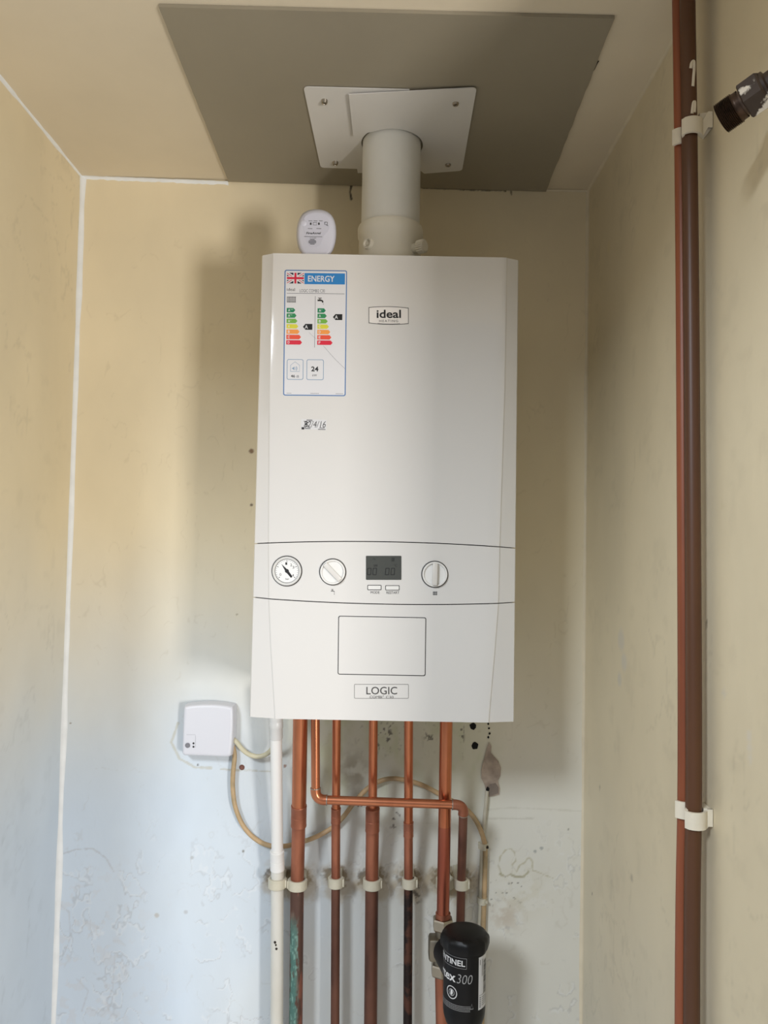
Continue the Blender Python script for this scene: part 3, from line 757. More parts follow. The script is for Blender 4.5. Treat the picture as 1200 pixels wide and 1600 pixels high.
# ------------------------------------------------------------------ carbon monoxide alarm
YA = -.248
b0 = at(495, 401, YA); pxa = (at(601,360,YA)-at(600,360,YA)).length
alarm = thing('carbon_monoxide_alarm', 'small rounded white carbon monoxide alarm standing on top of the boiler', 'alarm', (b0.x, YA+.02, ZTOP))
def egg(grow, yoff):
    # outline in photo pixels about the alarm centre
    o_ = [(474,400),(467.5,390),(463.8,376),(463.2,364),(464.4,352),(468,341),(474,333),(483,328.5),(494,327),(505,328.3),(514,332.5),(520.5,340),(524.3,351),(525.4,364),(524.4,377),(520.6,390),(515,399),(509,401.6),(495,402.2),(480,401.6)]
    cx, cy = 494.5, 366
    return [at(cx+(x-cx)*grow, cy+(y-cy)*grow, YA+yoff) for x, y in o_]
def egg_mesh(layers):
    bm = B(); rings = []
    for gr, yo in layers:
        pts = egg(gr, yo)
        sm = spline(pts+[pts[0]], 3)[:-1]
        rings.append([bm.verts.new((q.x, YA+yo, max(q.z, ZTOP+.0005))) for q in sm])
    n = len(rings[0])
    for a, b in zip(rings, rings[1:]):
        for k in range(n): bm.faces.new((a[k], a[(k+1)%n], b[(k+1)%n], b[k]))
    bm.faces.new(rings[0][::-1]); bm.faces.new(rings[-1]); return bm
m_alarm = mat('alarm_white', (212,213,226), .35)
obj('alarm_body', egg_mesh([(.80,0),(.90,.0012),(.965,.005),(.995,.010),(1.0,.018),(.99,.026),(.93,.031),(.8,.034)]), m_alarm, alarm, ang=50)
PA = on(YA-.0004); PA2 = on(YA-.0006)
bm = B(); o_ = [(476,338),(483,334),(494,332.6),(505,333.6),(512,337.5),(514.5,345),(514.5,356),(512,362),(506,368),(501,382),(494,386.5),(484,385),(479.5,378),(477,366),(474,356),(473.5,346)]
prism(bm, [PA(*p) for p in o_], [on(YA)(*p) for p in o_]); fp = obj('face_plate', bm, mat('alarm_face', (206,207,221), .3), alarm)
bm = B()
text(bm, 'FireAngel', (478.5,362.5,501.5,367), PA2, 0, shear=.2, weight=.02); stroke(bm, [(475.5,369.6),(503.5,370)], .7, PA2, 1)
text(bm, 'CO ALARM', (484,371,494,372.8), PA2, 1)
for x in (485.5, 498.3): stroke(bm, [(x,347.8),(x,351.4)], 2.4, PA2, 0)
stroke(bm, [(489.4,347.6),(495,347.6),(495,351.6),(489.4,351.6),(489.4,347.4)], .6, PA2, 1)
for a, b in ((482,488),(490,496),(498.5,504)): stroke(bm, [(a,345),(b,345.1)], .8, PA2, 1)
for a, b in ((481,488),(494.5,502)): stroke(bm, [(a,357),(b,357.2)], .8, PA2, 1)
stroke(bm, [(507.5,347),(511.3,347),(511.3,351),(507.5,351),(507.5,346.8)], .8, PA2, 0); stroke(bm, [(510,351),(512.5,353)], .8, PA2, 0)
for k, w_ in enumerate((3.6,5.6,6.2,5.6,3.6)): stroke(bm, [(488-w_,374.3+k*1.75),(488+w_,374.4+k*1.75)], .95, PA2, 0)
obj('alarm_print', bm, [m_dark, m_grey], fp, recalc=False)
bm = B(); p = at(474.5,348.5,YA); lathe(bm, [(0,.0016),(.0035,.0014),(.005,.0004),(.005,-.001)], p, (0,-1,0), 20); obj('test_button', bm, m_alarm, alarm)

# ------------------------------------------------------------------ wireless receiver on the wall
rc = at(324, 1183, -.015)
recv = thing('wireless_receiver', 'pale grey square wireless receiver box on the wall below left of the boiler', 'receiver', (rc.x, 0, rc.z))
def rec_outline(gr, Y):
    o_ = []
    base = [(284.5,1178),(285.2,1150),(287,1109),(290.5,1103.5),(305,1101.2),(325,1100.4),(346,1101.4),(360,1104),(364.5,1107.5),(364.6,1140),(362,1176),(359.5,1181.8),(352,1183.2),(322,1182.2),(293,1181),(287,1180.4)]
    cx, cy = 324, 1142
    return [at(cx+(x-cx)*gr, cy+(y-cy)*gr, Y) for x, y in base]
bm = B(); rings = []
for gr, Y in ((1.02,-.0005),(1.03,-.012),(1.0,-.022),(.985,-.0265),(.95,-.0285),(.88,-.0292)):
    q = rec_outline(gr, -.028); q = spline(q+[q[0]], 3)[:-1]; rings.append([bm.verts.new((v.x, Y, v.z)) for v in q])
n = len(rings[0])
for a, b in zip(rings, rings[1:]):
    for k in range(n): bm.faces.new((a[k], a[(k+1)%n], b[(k+1)%n], b[k]))
bm.faces.new(rings[0][::-1]); bm.faces.new(rings[-1])
obj('receiver_case', bm, mat('receiver_grey', (212,213,220), .4), recv, ang=50)
PR = on(-.0295); bm = B()
stroke(bm, [(291.5,1148),(305,1148),(305.5,1150),(305.3,1168)], .5, PR, 0); obj('button_outline', bm, mat('receiver_line', (176,177,184), .5), recv, recalc=False)
bm = B(); p = at(293.3,1164.4,-.029); lathe(bm, [(0,.0016),(.0022,.0016),(.0024,.001),(.0034,.001),(.0036,.0016),(.0044,.0014),(.0046,-.001)], p, (0,-1,0), 20); obj('push_button', bm, mat('button_grey', (128,128,134), .4), recv)
for y in (1161.4, 1166.8):
    p = at(302.4, y, -.029); bm = B(); lathe(bm, [(0,.001),(.0012,.001),(.0018,.0005),(.0018,-.001)], p, (0,-1,0), 12); obj('indicator_light', bm, m_dark, recv)

# cables
def cable(name, pts, r, m, label, cat='cable'):
    bm = B(); tube(bm, spline([at(x, y, Y) for x, y, Y in pts], 8), r, 12); return tag(obj(name, bm, m), label, cat)
cable('receiver_cable', [(361,1152,-.014),(370,1160,-.016),(378,1170,-.018),(388,1178,-.018),(402,1182,-.018),(415,1179,-.02),(424,1171,-.03),(430,1158,-.05),(433,1142,-.06),(434,1128,-.065),(434,1118,-.066)], .0043, m_cable_w, 'short cream cable looping from the receiver up under the boiler')
cable('supply_cable', [(362,1160,-.012),(366.5,1180,-.012),(364,1210,-.012),(364,1235,-.012),(368,1262,-.013),(380,1290,-.014),(398,1310,-.014),(420,1321,-.014),(445,1322,-.013),(470,1316,-.012),(495,1307,-.012),(518,1294,-.012),(535,1278,-.012),(552,1256,-.012),(572,1234,-.012),(592,1221,-.012),(612,1216.5,-.012),(634,1219,-.012),(658,1226,-.012),(682,1238,-.012),(706,1251,-.012),(728,1264,-.012),(742,1280,-.012),(752,1300,-.011),(758,1325,-.009),(757.5,1370,-.008),(756.5,1410,-.008),(755,1460,-.008),(753,1600,-.008),(752,1650,-.008)], .0043, m_cable_t, 'long stained tan cable sagging behind the pipes to the right')
cable('wall_cable', [(761,1236,-.004),(760,1248,-.007),(757,1280,-.006),(753.5,1320,-.006),(751.5,1370,-.006),(750.5,1410,-.006),(748,1470,-.006),(746,1600,-.006),(745,1650,-.006)], .0034, mat('grey_white_cable', (196,190,172), .5, var=.2), 'thin off-white cable running straight down from the plaster hole')
for x, y, lb in ((755.5,1322.5,'chipped white cable clip holding two cables, below the bare plaster'),(754,1408,'white cable clip lower down, level with the black filter')):
    p = at(x, y, -.008); t = thing('cable_clip', lb, 'clip', (p.x, 0, p.z), 'cable clips on the wall')
    bm = B(); pts = [(p.x-.009+.018*k/10, -.0035-.0115*math.sin(math.pi*k/10)**.6, p.z) for k in range(11)]
    prof_i = [(x_*.8+p.x*.2, y_+.003 if 0 < k < 10 else y_, z_) for k, (x_, y_, z_) in enumerate(pts)]
    prism(bm, [Vector(q)-Vector((0,0,.0055)) for q in pts+[(p.x+.009,0,p.z),(p.x-.009,0,p.z)]], [Vector(q)+Vector((0,0,.0055)) for q in pts+[(p.x+.009,0,p.z),(p.x-.009,0,p.z)]])
    obj('clip_body', bm, m_ivory, t)
    bm = B(); lathe(bm, [(0,.003),(.0018,.0026),(.0024,.001),(.0024,-.002)], (p.x+.0065,-.012,p.z), (0,-1,0), 10); obj('nail_head', bm, m_grime if y < 1350 else m_ivory, t)

# ------------------------------------------------------------------ pipes under the boiler
YT, YC, YLOW = -.105, -.042, -.042      # distance from the wall at the boiler, at the clips, below
def zdepth(py, top=YT, low=YC): t = min(max((py-1128)/(1378-1128), 0), 1); return top+(low-top)*t
def pt(x, y, top=YT, low=YC): return at(x, y, zdepth(y, top, low))
def pipe_piece(name, pts, r, m, parent, label=None, n=24):
    bm = B(); tube(bm, pts, r, n); return obj(name, bm, m, parent, label)
def coupling(a, b, r, m, parent, rim=True, name='coupling'):
    a, b = Vector(a), Vector(b); d = b-a; L = d.length; bm = B()
    lathe(bm, [(r*.55,-L*.04),(r*.6,-L*.03),(r*.99,0),(r*1.02,L*.02),(r*1.02,L*.07),(r,L*.09),(r,L*.48),(r*.965,L*.49),(r*.965,L*.52),(r,L*.53),(r,L*.91),(r*1.02,L*.93),(r*1.02,L*.98),(r*.99,L),(r*.85,L)], a, d, 24)
    return obj(name, bm, m, parent)
FLOORZ = .002
def to_floor(p, q):
    """carry the line p-q on down to the floor"""
    d = (q-p); return q + d*((FLOORZ-q.z)/d.z)
def bottom_pts(x1, y1, x2, top=YT, low=YC):
    a = pt(x1, y1, top, low); b = at(x2, 1600, low); return [a, b, Vector((b.x, b.y, FLOORZ))]
# white condensate pipe
t0 = pt(431, 1124, -.085); cond = thing('condensate_pipe', 'white plastic condensate pipe, leftmost of the pipes under the boiler', 'pipe', (t0.x, -.042, FLOORZ))
P = lambda x, y: pt(x, y, -.085)
pipe_piece('pipe_tube', [P(431.5,1150), P(433.5,1345)], .0103, m_whitep, cond)
bm = B(); a, b = P(431.2,1119), P(431.6,1154); d = b-a; L = d.length
lathe(bm, [(0,-.03),(.0125,-.03),(.0125,L*.1),(.0118,L*.18),(.0118,L*.25),(.0122,L*.28),(.0122,L*.5),(.0112,L*.55),(.0116,L*.95),(.0112,L),(0,L)], a, d, 28)
obj('top_connector', bm, mat('grey_white_plastic', (206,206,204), .35), cond)
coupling(P(433,1329), P(433.6,1359), .0124, m_whitep, cond)
a = P(433.6,1352); b = at(432.5,1600,-.042)
pipe_piece('pipe_tube', [a, P(433.5,1376), b, Vector((b.x,b.y,FLOORZ))], .0112, mat('painted_pipe', (214,212,204), .45, c2=(196,190,176), vscale=14, lo=.5, hi=.75, stretch=(1,1,.3)), cond, 'lower length, scuffed white paint')
bm = B()
for x, y, s in ((429.6,1473,2.6),(431,1477,1.8),(431.8,1483,2.4)):
    p = at(x, y, -.0545); lathe(bm, [(0,.0012),(s*.0006,.0010),(s*.0009,-.0015)], p, (0,-1,0), 8)
obj('paint_chip', bm, m_grime, cond)

def straight(name, label, top, joint, low, r_up, r_cp, r_lo, m_lo, top_y=YT, low_y=YC, m_mid=m_coppert, grp=None, split=None):
    """vertical copper pipe: bright upper tube, coupling, duller lower tube down to the floor"""
    Pq = lambda x, y: at(x, y, zdepth(y, top_y, low_y))
    a0 = Pq(top[0], top[1]-12); j0 = Pq(*joint[0]); j1 = Pq(*joint[1]); b = at(low[0], 1600, low_y); c_ = Pq(low[1], 1378)
    t = thing(name, label, 'pipe', (b.x, b.y, FLOORZ), grp)
    pipe_piece('upper_tube', [a0, j0+(j1-j0)*.2], r_up, m_copper, t, 'bright copper upper length')
    coupling(j0, j1, r_cp, m_mid, t)
    s = split or 1380; sp = Pq(low[1]+(low[0]-low[1])*(s-1378)/222, s) if s > 1378 else Pq(low[1], s)
    pts = [j1-(j1-j0)*.2, c_]; 
    pipe_piece('middle_tube', pts+[sp], r_lo, m_mid, t)
    pipe_piece('lower_tube', [sp, b, Vector((b.x, b.y, FLOORZ))], r_lo, m_lo, t, 'oxidised brown lower length')
    return t
GRP = None
# gas pipe with verdigris
gas = straight('copper_pipe', 'thick copper pipe right of the white plastic pipe, green verdigris at its foot', (469.5,1128), ((467.2,1258),(466.6,1291)), (462,464.5), .0125, .0134, .0118, m_copperd, -.115)
lowt = [o for o in gas.children if o.name.startswith('lower_tube')][0]
me = lowt.data
# verdigris needs a finer tube: rebuild with colour per vertex
bm = B(); a = at(464.4,1376,YC); b = at(462,1600,YC); N = 170
tube(bm, [a.lerp(b, k/N) for k in range(N+1)]+[Vector((b.x,b.y,FLOORZ))], .0118, 48)
bmesh.ops.translate(bm, verts=bm.verts, vec=-WL[gas.name]); me2 = bpy.data.meshes.new('lower_tube'); bm.to_mesh(me2); bm.free()
co = np.empty(len(me2.vertices)*3, np.float32); me2.vertices.foreach_get('co', co); co = co.reshape(-1,3)+np.array(WL[gas.name])
ang = np.arctan2(co[:,0]-(co[:,2]*0+a.x+(b.x-a.x)*(co[:,2]-a.z)/(b.z-a.z)), -(co[:,1]-YC)); zz = (a.z-co[:,2])/(a.z-b.z)
N1 = fbm(ang*2.2+9, zz*7, 51); N2 = fbm(ang*6+3, zz*24, 57)
c_ = np.tile(np.array(lin((86,60,50))), (len(co),1)); c_ = mixc(c_, (128,78,62), sstep(.5,.62,N1))
k = sstep(.10,.22,zz)*sstep(1.25,1.0,zz)*sstep(.52-.10*zz-.22*np.exp(-((ang+.45)/.5)**2), .60-.10*zz-.22*np.exp(-((ang+.45)/.5)**2), N1*.6+N2*.4)
k = k*sstep(.75,-.1,ang)*sstep(-1.9,-.9,ang)*sstep(.3,.5,zz+.25*N1); c_ = mixc(c_, (76,122,114), .85*k); c_ = mixc(c_, (140,180,168), .6*k*sstep(.6,.7,N2))
ca = me2.color_attributes.new('paint','FLOAT_COLOR','POINT'); ca.data.foreach_set('color', np.concatenate([c_,np.ones((len(c_),1))],1).astype(np.float32).ravel())
me2.materials.append(mat('verdigris_copper', (255,255,255), .6, .15, attr='paint', bump=.3, bscale=120)); finish(me2)
lowt.data = me2; lowt['label'] = 'brown lower length crusted with blue-green verdigris'
straight('copper_pipe', 'thin copper pipe just right of the one that turns into the crosspipe', (526,1126), ((525,1262),(524.7,1286)), (523.5,524.5), .0073, .0084, .0078, m_copperd, m_mid=m_coppert)
straight('copper_pipe', 'copper pipe in the middle, thin above its coupling and thick below', (583.5,1126), ((582.3,1262),(581.8,1299)), (579,581), .0076, .0122, .0115, m_copperd)
straight('copper_pipe', 'thin copper pipe between the middle pipe and the thick pipe to the filter', (638.5,1126), ((638.3,1284),(638.2,1307)), (637,638.2), .0077, .0086, .0078, mat('flaky_copper', (92,58,46), .5, .5, c2=(40,30,28), vscale=45, lo=.45, hi=.58, bump=.3))
# pipe to the filter
Y6t, Y6 = -.118, -.080
P6 = lambda x, y: at(x, y, Y6t+(Y6-Y6t)*min(max((y-1128)/300,0),1))
b6 = at(690.5,1600,Y6); pipe6 = thing('copper_pipe', 'thick copper pipe that runs down into the nuts beside the black filter', 'pipe', (b6.x, b6.y, FLOORZ))
pipe_piece('upper_tube', [P6(697.5,1112), P6(697,1140), P6(694.5,1290)], .0107, m_copper, pipe6, 'bright copper upper length')
pipe_piece('middle_tube', [P6(694.5,1290), P6(691.8,1440)], .0107, mat('pink_copper', (186,112,88), .38, .9, c2=(160,88,70), vscale=16, stretch=(1,1,.2)), pipe6)
pipe_piece('lower_tube', [P6(689,1518), b6, Vector((b6.x,b6.y,FLOORZ))], .0105, m_coppert, pipe6, 'dull copper lower length')
# bypass: drops from the boiler, crosses in front of the others, drops again
Y2 = -.121; Y2b = -.124
b7 = at(716,1600,-.055); byp = thing('copper_pipe', 'thin copper pipe with two elbows crossing level in front of the others', 'pipe', (b7.x, b7.y, FLOORZ))
pA = at(492.8,1116,-.123); pB = at(493.2,1249.3,Y2); pC = at(724.3,1257.8,Y2b); pD = at(720.8,1379,-.062)
def toward(a, b, d): return a + (b-a).normalized()*d
pipe_piece('drop_tube', [pA, toward(pB, pA, .012)], .0073, m_copper, byp)
pipe_piece('cross_tube', [toward(pB, pC, .012), toward(pC, pB, .012)], .0073, m_copper, byp)
pipe_piece('drop_tube', [toward(pC, pD, .012), pD, b7, Vector((b7.x,b7.y,FLOORZ))], .0075, m_copperd, byp, 'dark oxidised lower drop')
for a, c_, b, mm in ((pA,pB,pC,m_copper),(pB,pC,pD,m_coppert)):
    pts = [toward(c_, a, .019)] + arc_corner(a, c_, b, .013) + [toward(c_, b, .019)]
    n_ = len(pts); bm = B(); tube(bm, pts, [.0085]+[.0084]*(n_-2)+[.0085], 22); e_ = obj('elbow', bm, mm, byp)
    bm = B()
    for q in (a, b):
        s = toward(c_, q, .0185); d = (q-c_).normalized(); lathe(bm, [(.0070,-.0005),(.0089,-.0005),(.0089,.001),(.0070,.0012)], s, d, 20)
    obj('solder_ring', bm, m_solder, e_)

# hinged pipe clips
def pipe_clip(px, py, hw, pipe_r, label, yc=YC, empty=False):
    c = at(px, py, yc); R1 = pipe_r+.0006; R2 = hw*(at(601,py,yc)-at(600,py,yc)).length
    t = thing('pipe_clip', label, 'clip', (c.x, 0, c.z-.009), 'ivory pipe clips on the back wall')
    hh = .0085; bm = B()
    lathe(bm, [(R1,-hh),(R2-.001,-hh),(R2,-hh+.001),(R2,hh-.001),(R2-.001,hh),(R1,hh),(R1,-hh)], c, (0,0,1), 32); obj('clip_collar', bm, m_ivory, t)
    bm = B(); box(bm, (c.x-R2*.72, yc+R1*.9, c.z-hh*.95), (c.x+R2*.72, -.0005, c.z+hh*.95), .0012); obj('clip_base', bm, m_ivory, t)
    bm = B(); s = -1 if px < 500 and px > 440 else 1
    box(bm, (c.x+s*R2*.9-.003, yc-.006, c.z-hh*.8), (c.x+s*R2*.9+.003, yc+.006, c.z+hh*.8), .001); obj('clip_catch', bm, m_ivory, t)
labs = ['ivory pipe clip round the white plastic pipe','ivory pipe clip round the thick pipe with verdigris','ivory pipe clip round the thin pipe right of the verdigris pipe','ivory pipe clip round the thick middle pipe',
        'ivory pipe clip round the thin pipe with flaking dark coating','empty white pipe clip behind the pipe to the black filter','ivory pipe clip round the dark drop of the crossing pipe']
rad = [.0112,.0118,.0078,.0115,.0078,.0112,.0075]
for (x, y, hw), lb, r_ in zip(CLIPS, labs, rad):
    yc = YC if x < 690 else (-.026 if x < 710 else -.062)
    pipe_clip(x, y, hw, r_, lb, yc)

# ------------------------------------------------------------------ magnetic filter with its valve
YV = Y6
ax = at(726, 1500, -.165); AXX, AXY = ax.x, -.165
ztop = at(727, 1462, AXY).z; 
filt = thing('magnetic_filter', 'black cylindrical magnetic filter with white lettering at the bottom of the thick pipe', 'filter', (AXX, AXY, at(727,1600,AXY).z))
zA = lambda py: at(726, py, AXY).z
Rb = 33.0*(at(601,1530,AXY)-at(600,1530,AXY)).length; Rc = 37.0*(at(601,1470,AXY)-at(600,1470,AXY)).length
zc0, zc1_ = at(727,1441,AXY+Rc*.75).z, at(726,1496,AXY-Rc).z
bm = B(); lathe(bm, [(0,zc0+.001),(Rc*.72,zc0+.0005),(Rc*.90,zc0-.0015),(Rc*.97,zc0-.005),(Rc,zc0-.009),(Rc,zc1_+.004),(Rc*.97,zc1_),(Rb*.9,zc1_)], (AXX,AXY,0), (0,0,1), 72)
for v in bm.verts:
    d = Vector((v.co.x-AXX, v.co.y-AXY)); 
    if d.length > Rc*.9 and v.co.z < zc0-.004:
        a = math.atan2(d.y, d.x); k = 1+.045*max(0, math.cos(8*a))**3; v.co.x = AXX+d.x*k; v.co.y = AXY+d.y*k
obj('filter_cap', bm, m_blackp, filt)
zb0 = zA(1578); zb1 = zA(1604)
bm = B(); lathe(bm, [(Rb*.8,zc1_+.006),(Rb,zc1_+.005),(Rb,zb0+.006),(Rb*.97,zb0-.004),(Rb*.86,zb0-.016),(Rb*.62,zb0-.027),(Rb*.45,zb0-.031),(Rb*.38,zb0-.033),(Rb*.36,zb0-.06),(0,zb0-.06)], (AXX,AXY,0), (0,0,1), 56)
body = obj('filter_canister', bm, m_blackp, filt)
def cyl(R):  # angle in degrees from the room side (left negative), height
    return lambda a, z: Vector((AXX+R*math.sin(math.radians(a)), AXY-R*math.cos(math.radians(a)), -z))
# heights use negative z so that y runs downward like a page
def zcyl(px, py, R=Rb):
    p = at(px, py, AXY-R*.8); s = max(-.98, min(.98, (p.x-AXX)/R)); return at(px, py, AXY-R*math.sqrt(1-s*s)).z
PC, PC2 = cyl(Rb+.0003), cyl(Rb+.0005)
def curved_poly(bm, a0, a1, z0, z1, P, mi, n=14):
    for k in range(n):
        u, v = a0+(a1-a0)*k/n, a0+(a1-a0)*(k+1)/n; poly(bm, [(u,z0),(v,z0),(v,z1),(u,z1)], P, mi)
m_wp = mat('white_print', (222,222,222), .4)
bm = B()
z_s1 = -zcyl(722,1511); z_s0 = z_s1-.0100
ring_o = rrect(-104, z_s0-.0022, -1, z_s1+.0022, .0015)
for a0, a1, q0, q1 in ((-104,-1,z_s0-.003,z_s0-.0026),(-104,-1,z_s1+.0026,z_s1+.003)): curved_poly(bm, a0, a1, q0, q1, PC, 1)
curved_poly(bm, -1.6, -1, z_s0-.003, z_s1+.003, PC, 1, 1); curved_poly(bm, -104, -103.4, z_s0-.003, z_s1+.003, PC, 1, 1)
text(bm, 'SENTINEL', (-101, z_s0+.0005, -5, z_s1-.0005), PC2, 0, weight=.02)
z_v1 = -zcyl(732,1538); z_v0 = z_v1-.0140
text(bm, 'Vortex', (-132, z_v0, -30, z_v1), PC2, 0, weight=.02); text(bm, '300', (-27, z_v0, 15, z_v1), PC2, 1, shear=.2, weight=-.012)
zr = -zcyl(704,1549); ar = -42.0; kx = math.degrees(1/Rb)
def circ(r, n=28): return [(ar+kx*r*math.cos(2*math.pi*k/n), zr+r*math.sin(2*math.pi*k/n)) for k in range(n)]
ring2d(bm, circ(.0098), circ(.0085), PC2, 0); ring2d(bm, circ(.0052), circ(.0046), PC2, 0)
poly(bm, [(ar-kx*.0016,zr-.004),(ar+kx*.0018,zr-.004),(ar+kx*.0026,zr),(ar+kx*.0010,zr+.0042),(ar-kx*.0022,zr+.003)], PC2, 0)
zz0 = -zcyl(716,1571)
for r_ in range(4):
    a = -95
    while a < 8: poly(bm, [(a,zz0+r_*.0024),(a+1.6,zz0+r_*.0024),(a+1.6,zz0+r_*.0024+.0012),(a,zz0+r_*.0024+.0012)], PC2, 1); a += 3.1
zt = -zcyl(731,1577); stroke(bm, [(9.5,zt),(14,zt-.0075),(18.5,zt),(9.5,zt)], .0008, cyl(Rb+.0005), 1)
obj('filter_lettering', bm, [m_wp, mat('dim_print', (168,168,168), .4)], filt, recalc=False)
# paper label on the right
bm = B(); l0 = -zcyl(746,1497); l1 = -zcyl(743,1580)
curved_poly(bm, 34, 96, l0, l1, PC, 0, 14)
rnd = random.Random(3); z = l0+.007
while z < l0+.058:
    h_ = rnd.choice((.0006,.0009,.0014)); curved_poly(bm, 54, 72, z, z+h_, PC2, 1, 5); z += h_+rnd.choice((.0006,.001,.0012))
for k in range(6): curved_poly(bm, 38, 42, l1-.019+k*.0028, l1-.0175+k*.0028, PC2, 1, 1)
for a in (46,50): curved_poly(bm, a, a+1, l0+.004, l0+.03, PC2, 1, 1)
curved_poly(bm, 38, 39.6, l0+.004, l0+.012, PC2, 1, 1)
for k in range(5): curved_poly(bm, 46, 90, l1-.018+k*.003, l1-.0172+k*.003, PC2, 2, 5)
curved_poly(bm, 36, 92, l1-.022, l1-.0215, PC2, 2, 8)
obj('paper_label', bm, [m_label, m_black, m_grey], filt, label='white paper label with barcode', recalc=False)
# valve, nuts and the bracket between valve and canister
def hexnut(c, r, h, m, parent, axis=(0,0,1), name='nut', label=None):
    bm = B(); lathe(bm, [(r*.55,-h/2),(r*.92,-h/2),(r,-h/2+h*.12),(r,h/2-h*.12),(r*.92,h/2),(r*.55,h/2)], c, axis, 6); return obj(name, bm, m, parent, label, ang=20)
n1 = P6(692, 1443); n2 = P6(688.5, 1514)
hexnut(n1, .0185, .019, m_nickel, filt, label='nickel compression nut above the valve')
hexnut(n2, .0175, .019, m_nickel, filt, label='nickel compression nut below the valve')
bm = B(); a, b = P6(692,1432), P6(688,1524)
lathe(bm, [(.0107,-.003),(.0128,-.002),(.0128,.006),(.0107,.007)], n1+Vector((0,0,.012)), (0,0,1), 24); obj('nut_olive', bm, m_coppert, filt)
vb = P6(690, 1478); bm = B()
tube(bm, [n1, n1.lerp(n2,.2), n1.lerp(n2,.36), n1.lerp(n2,.40), n1.lerp(n2,.66), n1.lerp(n2,.72), n2], [.0135,.0125,.0125,.017,.017,.0135,.0135], 24)
box(bm, (vb.x-.0225, vb.y-.016, vb.z-.021), (vb.x+.012, vb.y+.014, vb.z+.017), .005, 2)
obj('valve_body', bm, mat('valve_nickel', (150,142,126), .42, .9, var=.3, vscale=30), filt)
bm = B(); a = Vector((vb.x+.004, vb.y-.010, vb.z+.003)); b = Vector((AXX-.008, AXY+.008, vb.z+.003))
d = (b-a).normalized(); tube(bm, [a, a+d*.012, a+d*.0121, b], [.017,.018,.024,.027], 20); obj('inlet_arm', bm, m_blackp, filt)

# ------------------------------------------------------------------ pair of pipes on the right wall
m_brownp = mat('brown_painted_pipe', (92, 58, 34), .42, c2=(78,47,28), vscale=10, stretch=(1,1,.2))
m_redp = mat('red_brown_pipe', (150, 82, 50), .42, c2=(122,64,38), vscale=12, stretch=(1,1,.2))
YW, YN = -.545, -.530
def rp_pts(xs, Y): return [at(x, y, Y) for x, y in xs]
wp = rp_pts([(1073.5,-20),(1078.5,320),(1082,760),(1084,1200),(1080.5,1640)], YW); npp = rp_pts([(1060,-20),(1065,320),(1068,760),(1069.5,1200),(1065,1640)], YN)
def riser(pts, r, m, label):
    top = pts[0]; top2 = Vector((top.x, top.y, ceil_pt(top.x, top.y).z-.001)); bot = Vector((pts[-1].x, pts[-1].y, FLOORZ))
    L = [p for p in pts if p.z < top2.z-.02]
    t = thing('wall_riser_pipe', label, 'pipe', bot); bm = B(); tube(bm, spline([top2]+L+[bot], 6), r, 24); obj('riser_tube', bm, m, t); return t
wide = riser(wp, .0090, m_brownp, 'dark brown pipe nearer the right wall, thicker of the pair')
nar = riser(npp, .0076, m_redp, 'reddish brown pipe beside the thicker one on the right wall')
m_blob = mat('white_paint_blob', (226,218,200), .55, bump=.3, bscale=90)
def blob(pts, rs, parent, name='paint_blob'):
    bm = B(); tube(bm, spline(pts, 4), [rs]*((len(pts)-1)*4+1) if not isinstance(rs, list) else rs, 10); return obj(name, bm, m_blob, parent)
for pts in (((1079,107),(1080.5,99),(1084,96),(1084.5,108),(1083.5,120),(1082.5,135)),((1081,178),(1083,162),(1085.5,160),(1085,176))):
    blob([at(x, y, YW-.0085) for x, y in pts], .0018, wide, 'paint_drip')
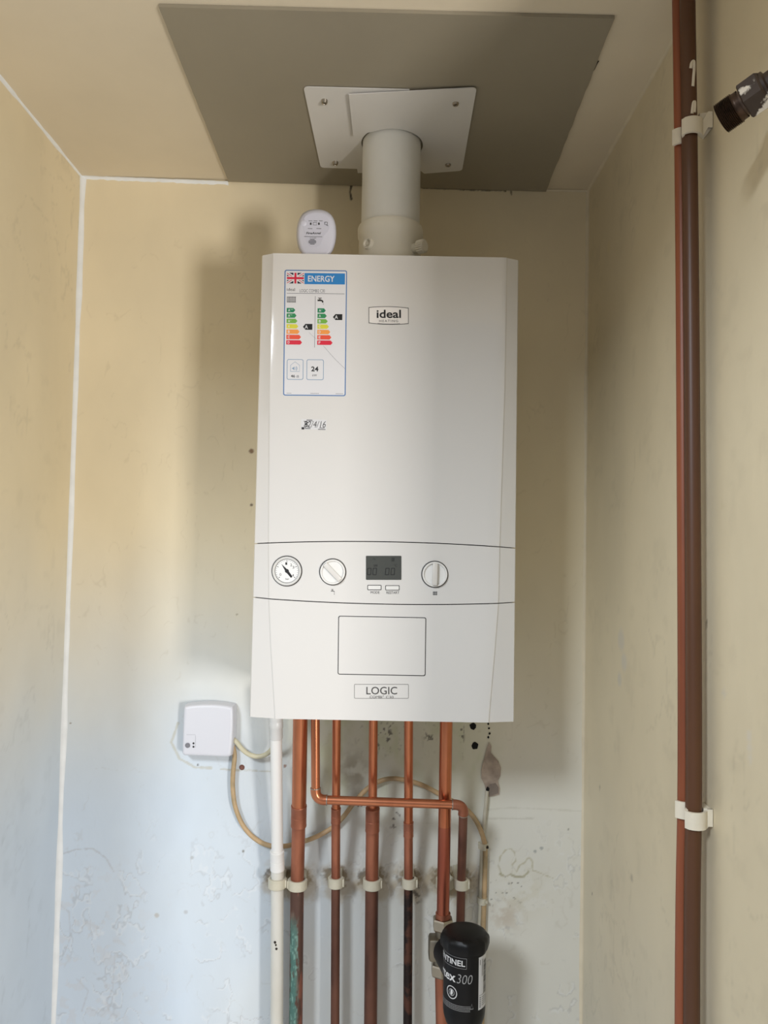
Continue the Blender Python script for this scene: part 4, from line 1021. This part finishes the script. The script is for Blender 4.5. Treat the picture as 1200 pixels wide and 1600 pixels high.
def bracket(pl, label):
    """double clip: hooks round both pipes and reaches to the wall on the right"""
    pts, arm, yend = pl
    c = at(*pts[1], YW); t = thing('double_pipe_clip', label, 'clip', (XR(c.z)-.001, YW, c.z), 'double clips on the right wall pipes')
    nn = at(*pts[0], YN); z = c.z; h = .0095
    xw = XR(z); pth = []
    # half ring round the narrow pipe, then the wide pipe, in plan
    for k in range(9):
        a = math.radians(200+ (300-200)*k/8); pth.append((nn.x+.0092*math.cos(a), nn.y+.0092*math.sin(a)))
    for k in range(10):
        a = math.radians(215+(335-215)*k/9); pth.append((c.x+.0108*math.cos(a), c.y+.0108*math.sin(a)))
    pth += [(c.x+.0125, c.y-.002), (xw-.006, c.y-.002), (xw-.0008, c.y-.002)]
    zs = [nn.z]*9+[z]*10+[z, arm, arm]
    bm = B(); th = .0032; L, R_ = [], []
    for i, (x, y) in enumerate(pth):
        a = pth[max(i-1,0)]; b = pth[min(i+1,len(pth)-1)]; d = Vector((b[0]-a[0], b[1]-a[1])).normalized(); nrm = Vector((d.y, -d.x))
        q = [Vector((x+nrm.x*th*o_, y+nrm.y*th*o_, zs[i]+s*h)) for o_, s in ((0,-1),(1,-1),(1,1),(0,1))]
        L.append([bm.verts.new(p) for p in q])
    for A_, B_ in zip(L, L[1:]):
        for k in range(4): bm.faces.new((A_[k], A_[(k+1)%4], B_[(k+1)%4], B_[k]))
    bm.faces.new(L[0][::-1]); bm.faces.new(L[-1]); obj('clip_strap', bm, m_blob, t)
    bm = B(); v = [(c.x+.010, c.y+.010), (xw-.0008, c.y+.022), (xw-.0008, c.y-.004), (c.x+.011, c.y-.001)]
    prism(bm, [Vector((a, b, arm-h)) for a, b in v], [Vector((a, b, arm+h)) for a, b in v]); obj('clip_foot', bm, m_blob, t)
p1 = at(1078, 203, YW).z
bracket((((1063,219),(1078,203)), at(1100,190,YW).z, 0), 'white painted double clip high up on the right wall pipes')
bracket((((1068,1262),(1083.5,1278)), at(1104,1276,YW).z, 0), 'dirty white double clip low down on the right wall pipes')
# paint-splashed threaded fitting reaching out from the right wall
YT2 = -.715
e0 = at(1127, 186, YT2); e1 = at(1200, 134, YT2-.030); d = (e1-e0).normalized()
end = e0 + d*((XR(e0.z)-.001-e0.x)/d.x)
fit = thing('threaded_fitting', 'dark paint-splashed threaded pipe fitting poking in at the upper right', 'fitting', end)
m_bronze = mat('dark_bronze', (78,58,44), .4, .6, c2=(50,38,30), vscale=60, bump=.1)
m_splash = mat('splashed_bronze', (54,40,31), .5, .0, c2=(222,214,200), vscale=42, lo=.515, hi=.545, bump=.15)
pm = (at(1151,170,YT2)-at(1150,170,YT2)).length
ln = lambda px_: px_*pm
bm = B(); prof = [(0,.003),(ln(15),.003),(ln(17),0),(ln(23),0)]; h_ = 0
for k in range(11): prof += [(ln(24.2),ln(.6+k*2.4)),(ln(22.2),ln(1.8+k*2.4))]
prof += [(ln(22),ln(29)),(ln(22),ln(34))]
lathe(bm, prof, e0, d, 40); obj('thread', bm, m_bronze, fit, ang=60)
bm = B(); lathe(bm, [(0,ln(29)),(ln(19.5),ln(29)),(ln(20),ln(48)),(0,ln(48))], e0, d, 30); obj('neck', bm, mat('worn_bronze', (100,82,70), .4, .5, var=.3), fit)
bm = B(); lathe(bm, [(0,ln(38)),(ln(28),ln(38)),(ln(31),ln(40)),(ln(31),ln(66)),(ln(28),ln(69)),(0,ln(69))], e0, d, 6); obj('hex_nut', bm, m_splash, fit, ang=20)
bm = B(); LL = (end-e0).length; lathe(bm, [(0,ln(67)),(ln(24),ln(67)),(ln(24),ln(73)),(ln(19),ln(75)),(ln(19),LL),(0,LL)], e0, d, 32); obj('tail_pipe', bm, m_splash, fit)
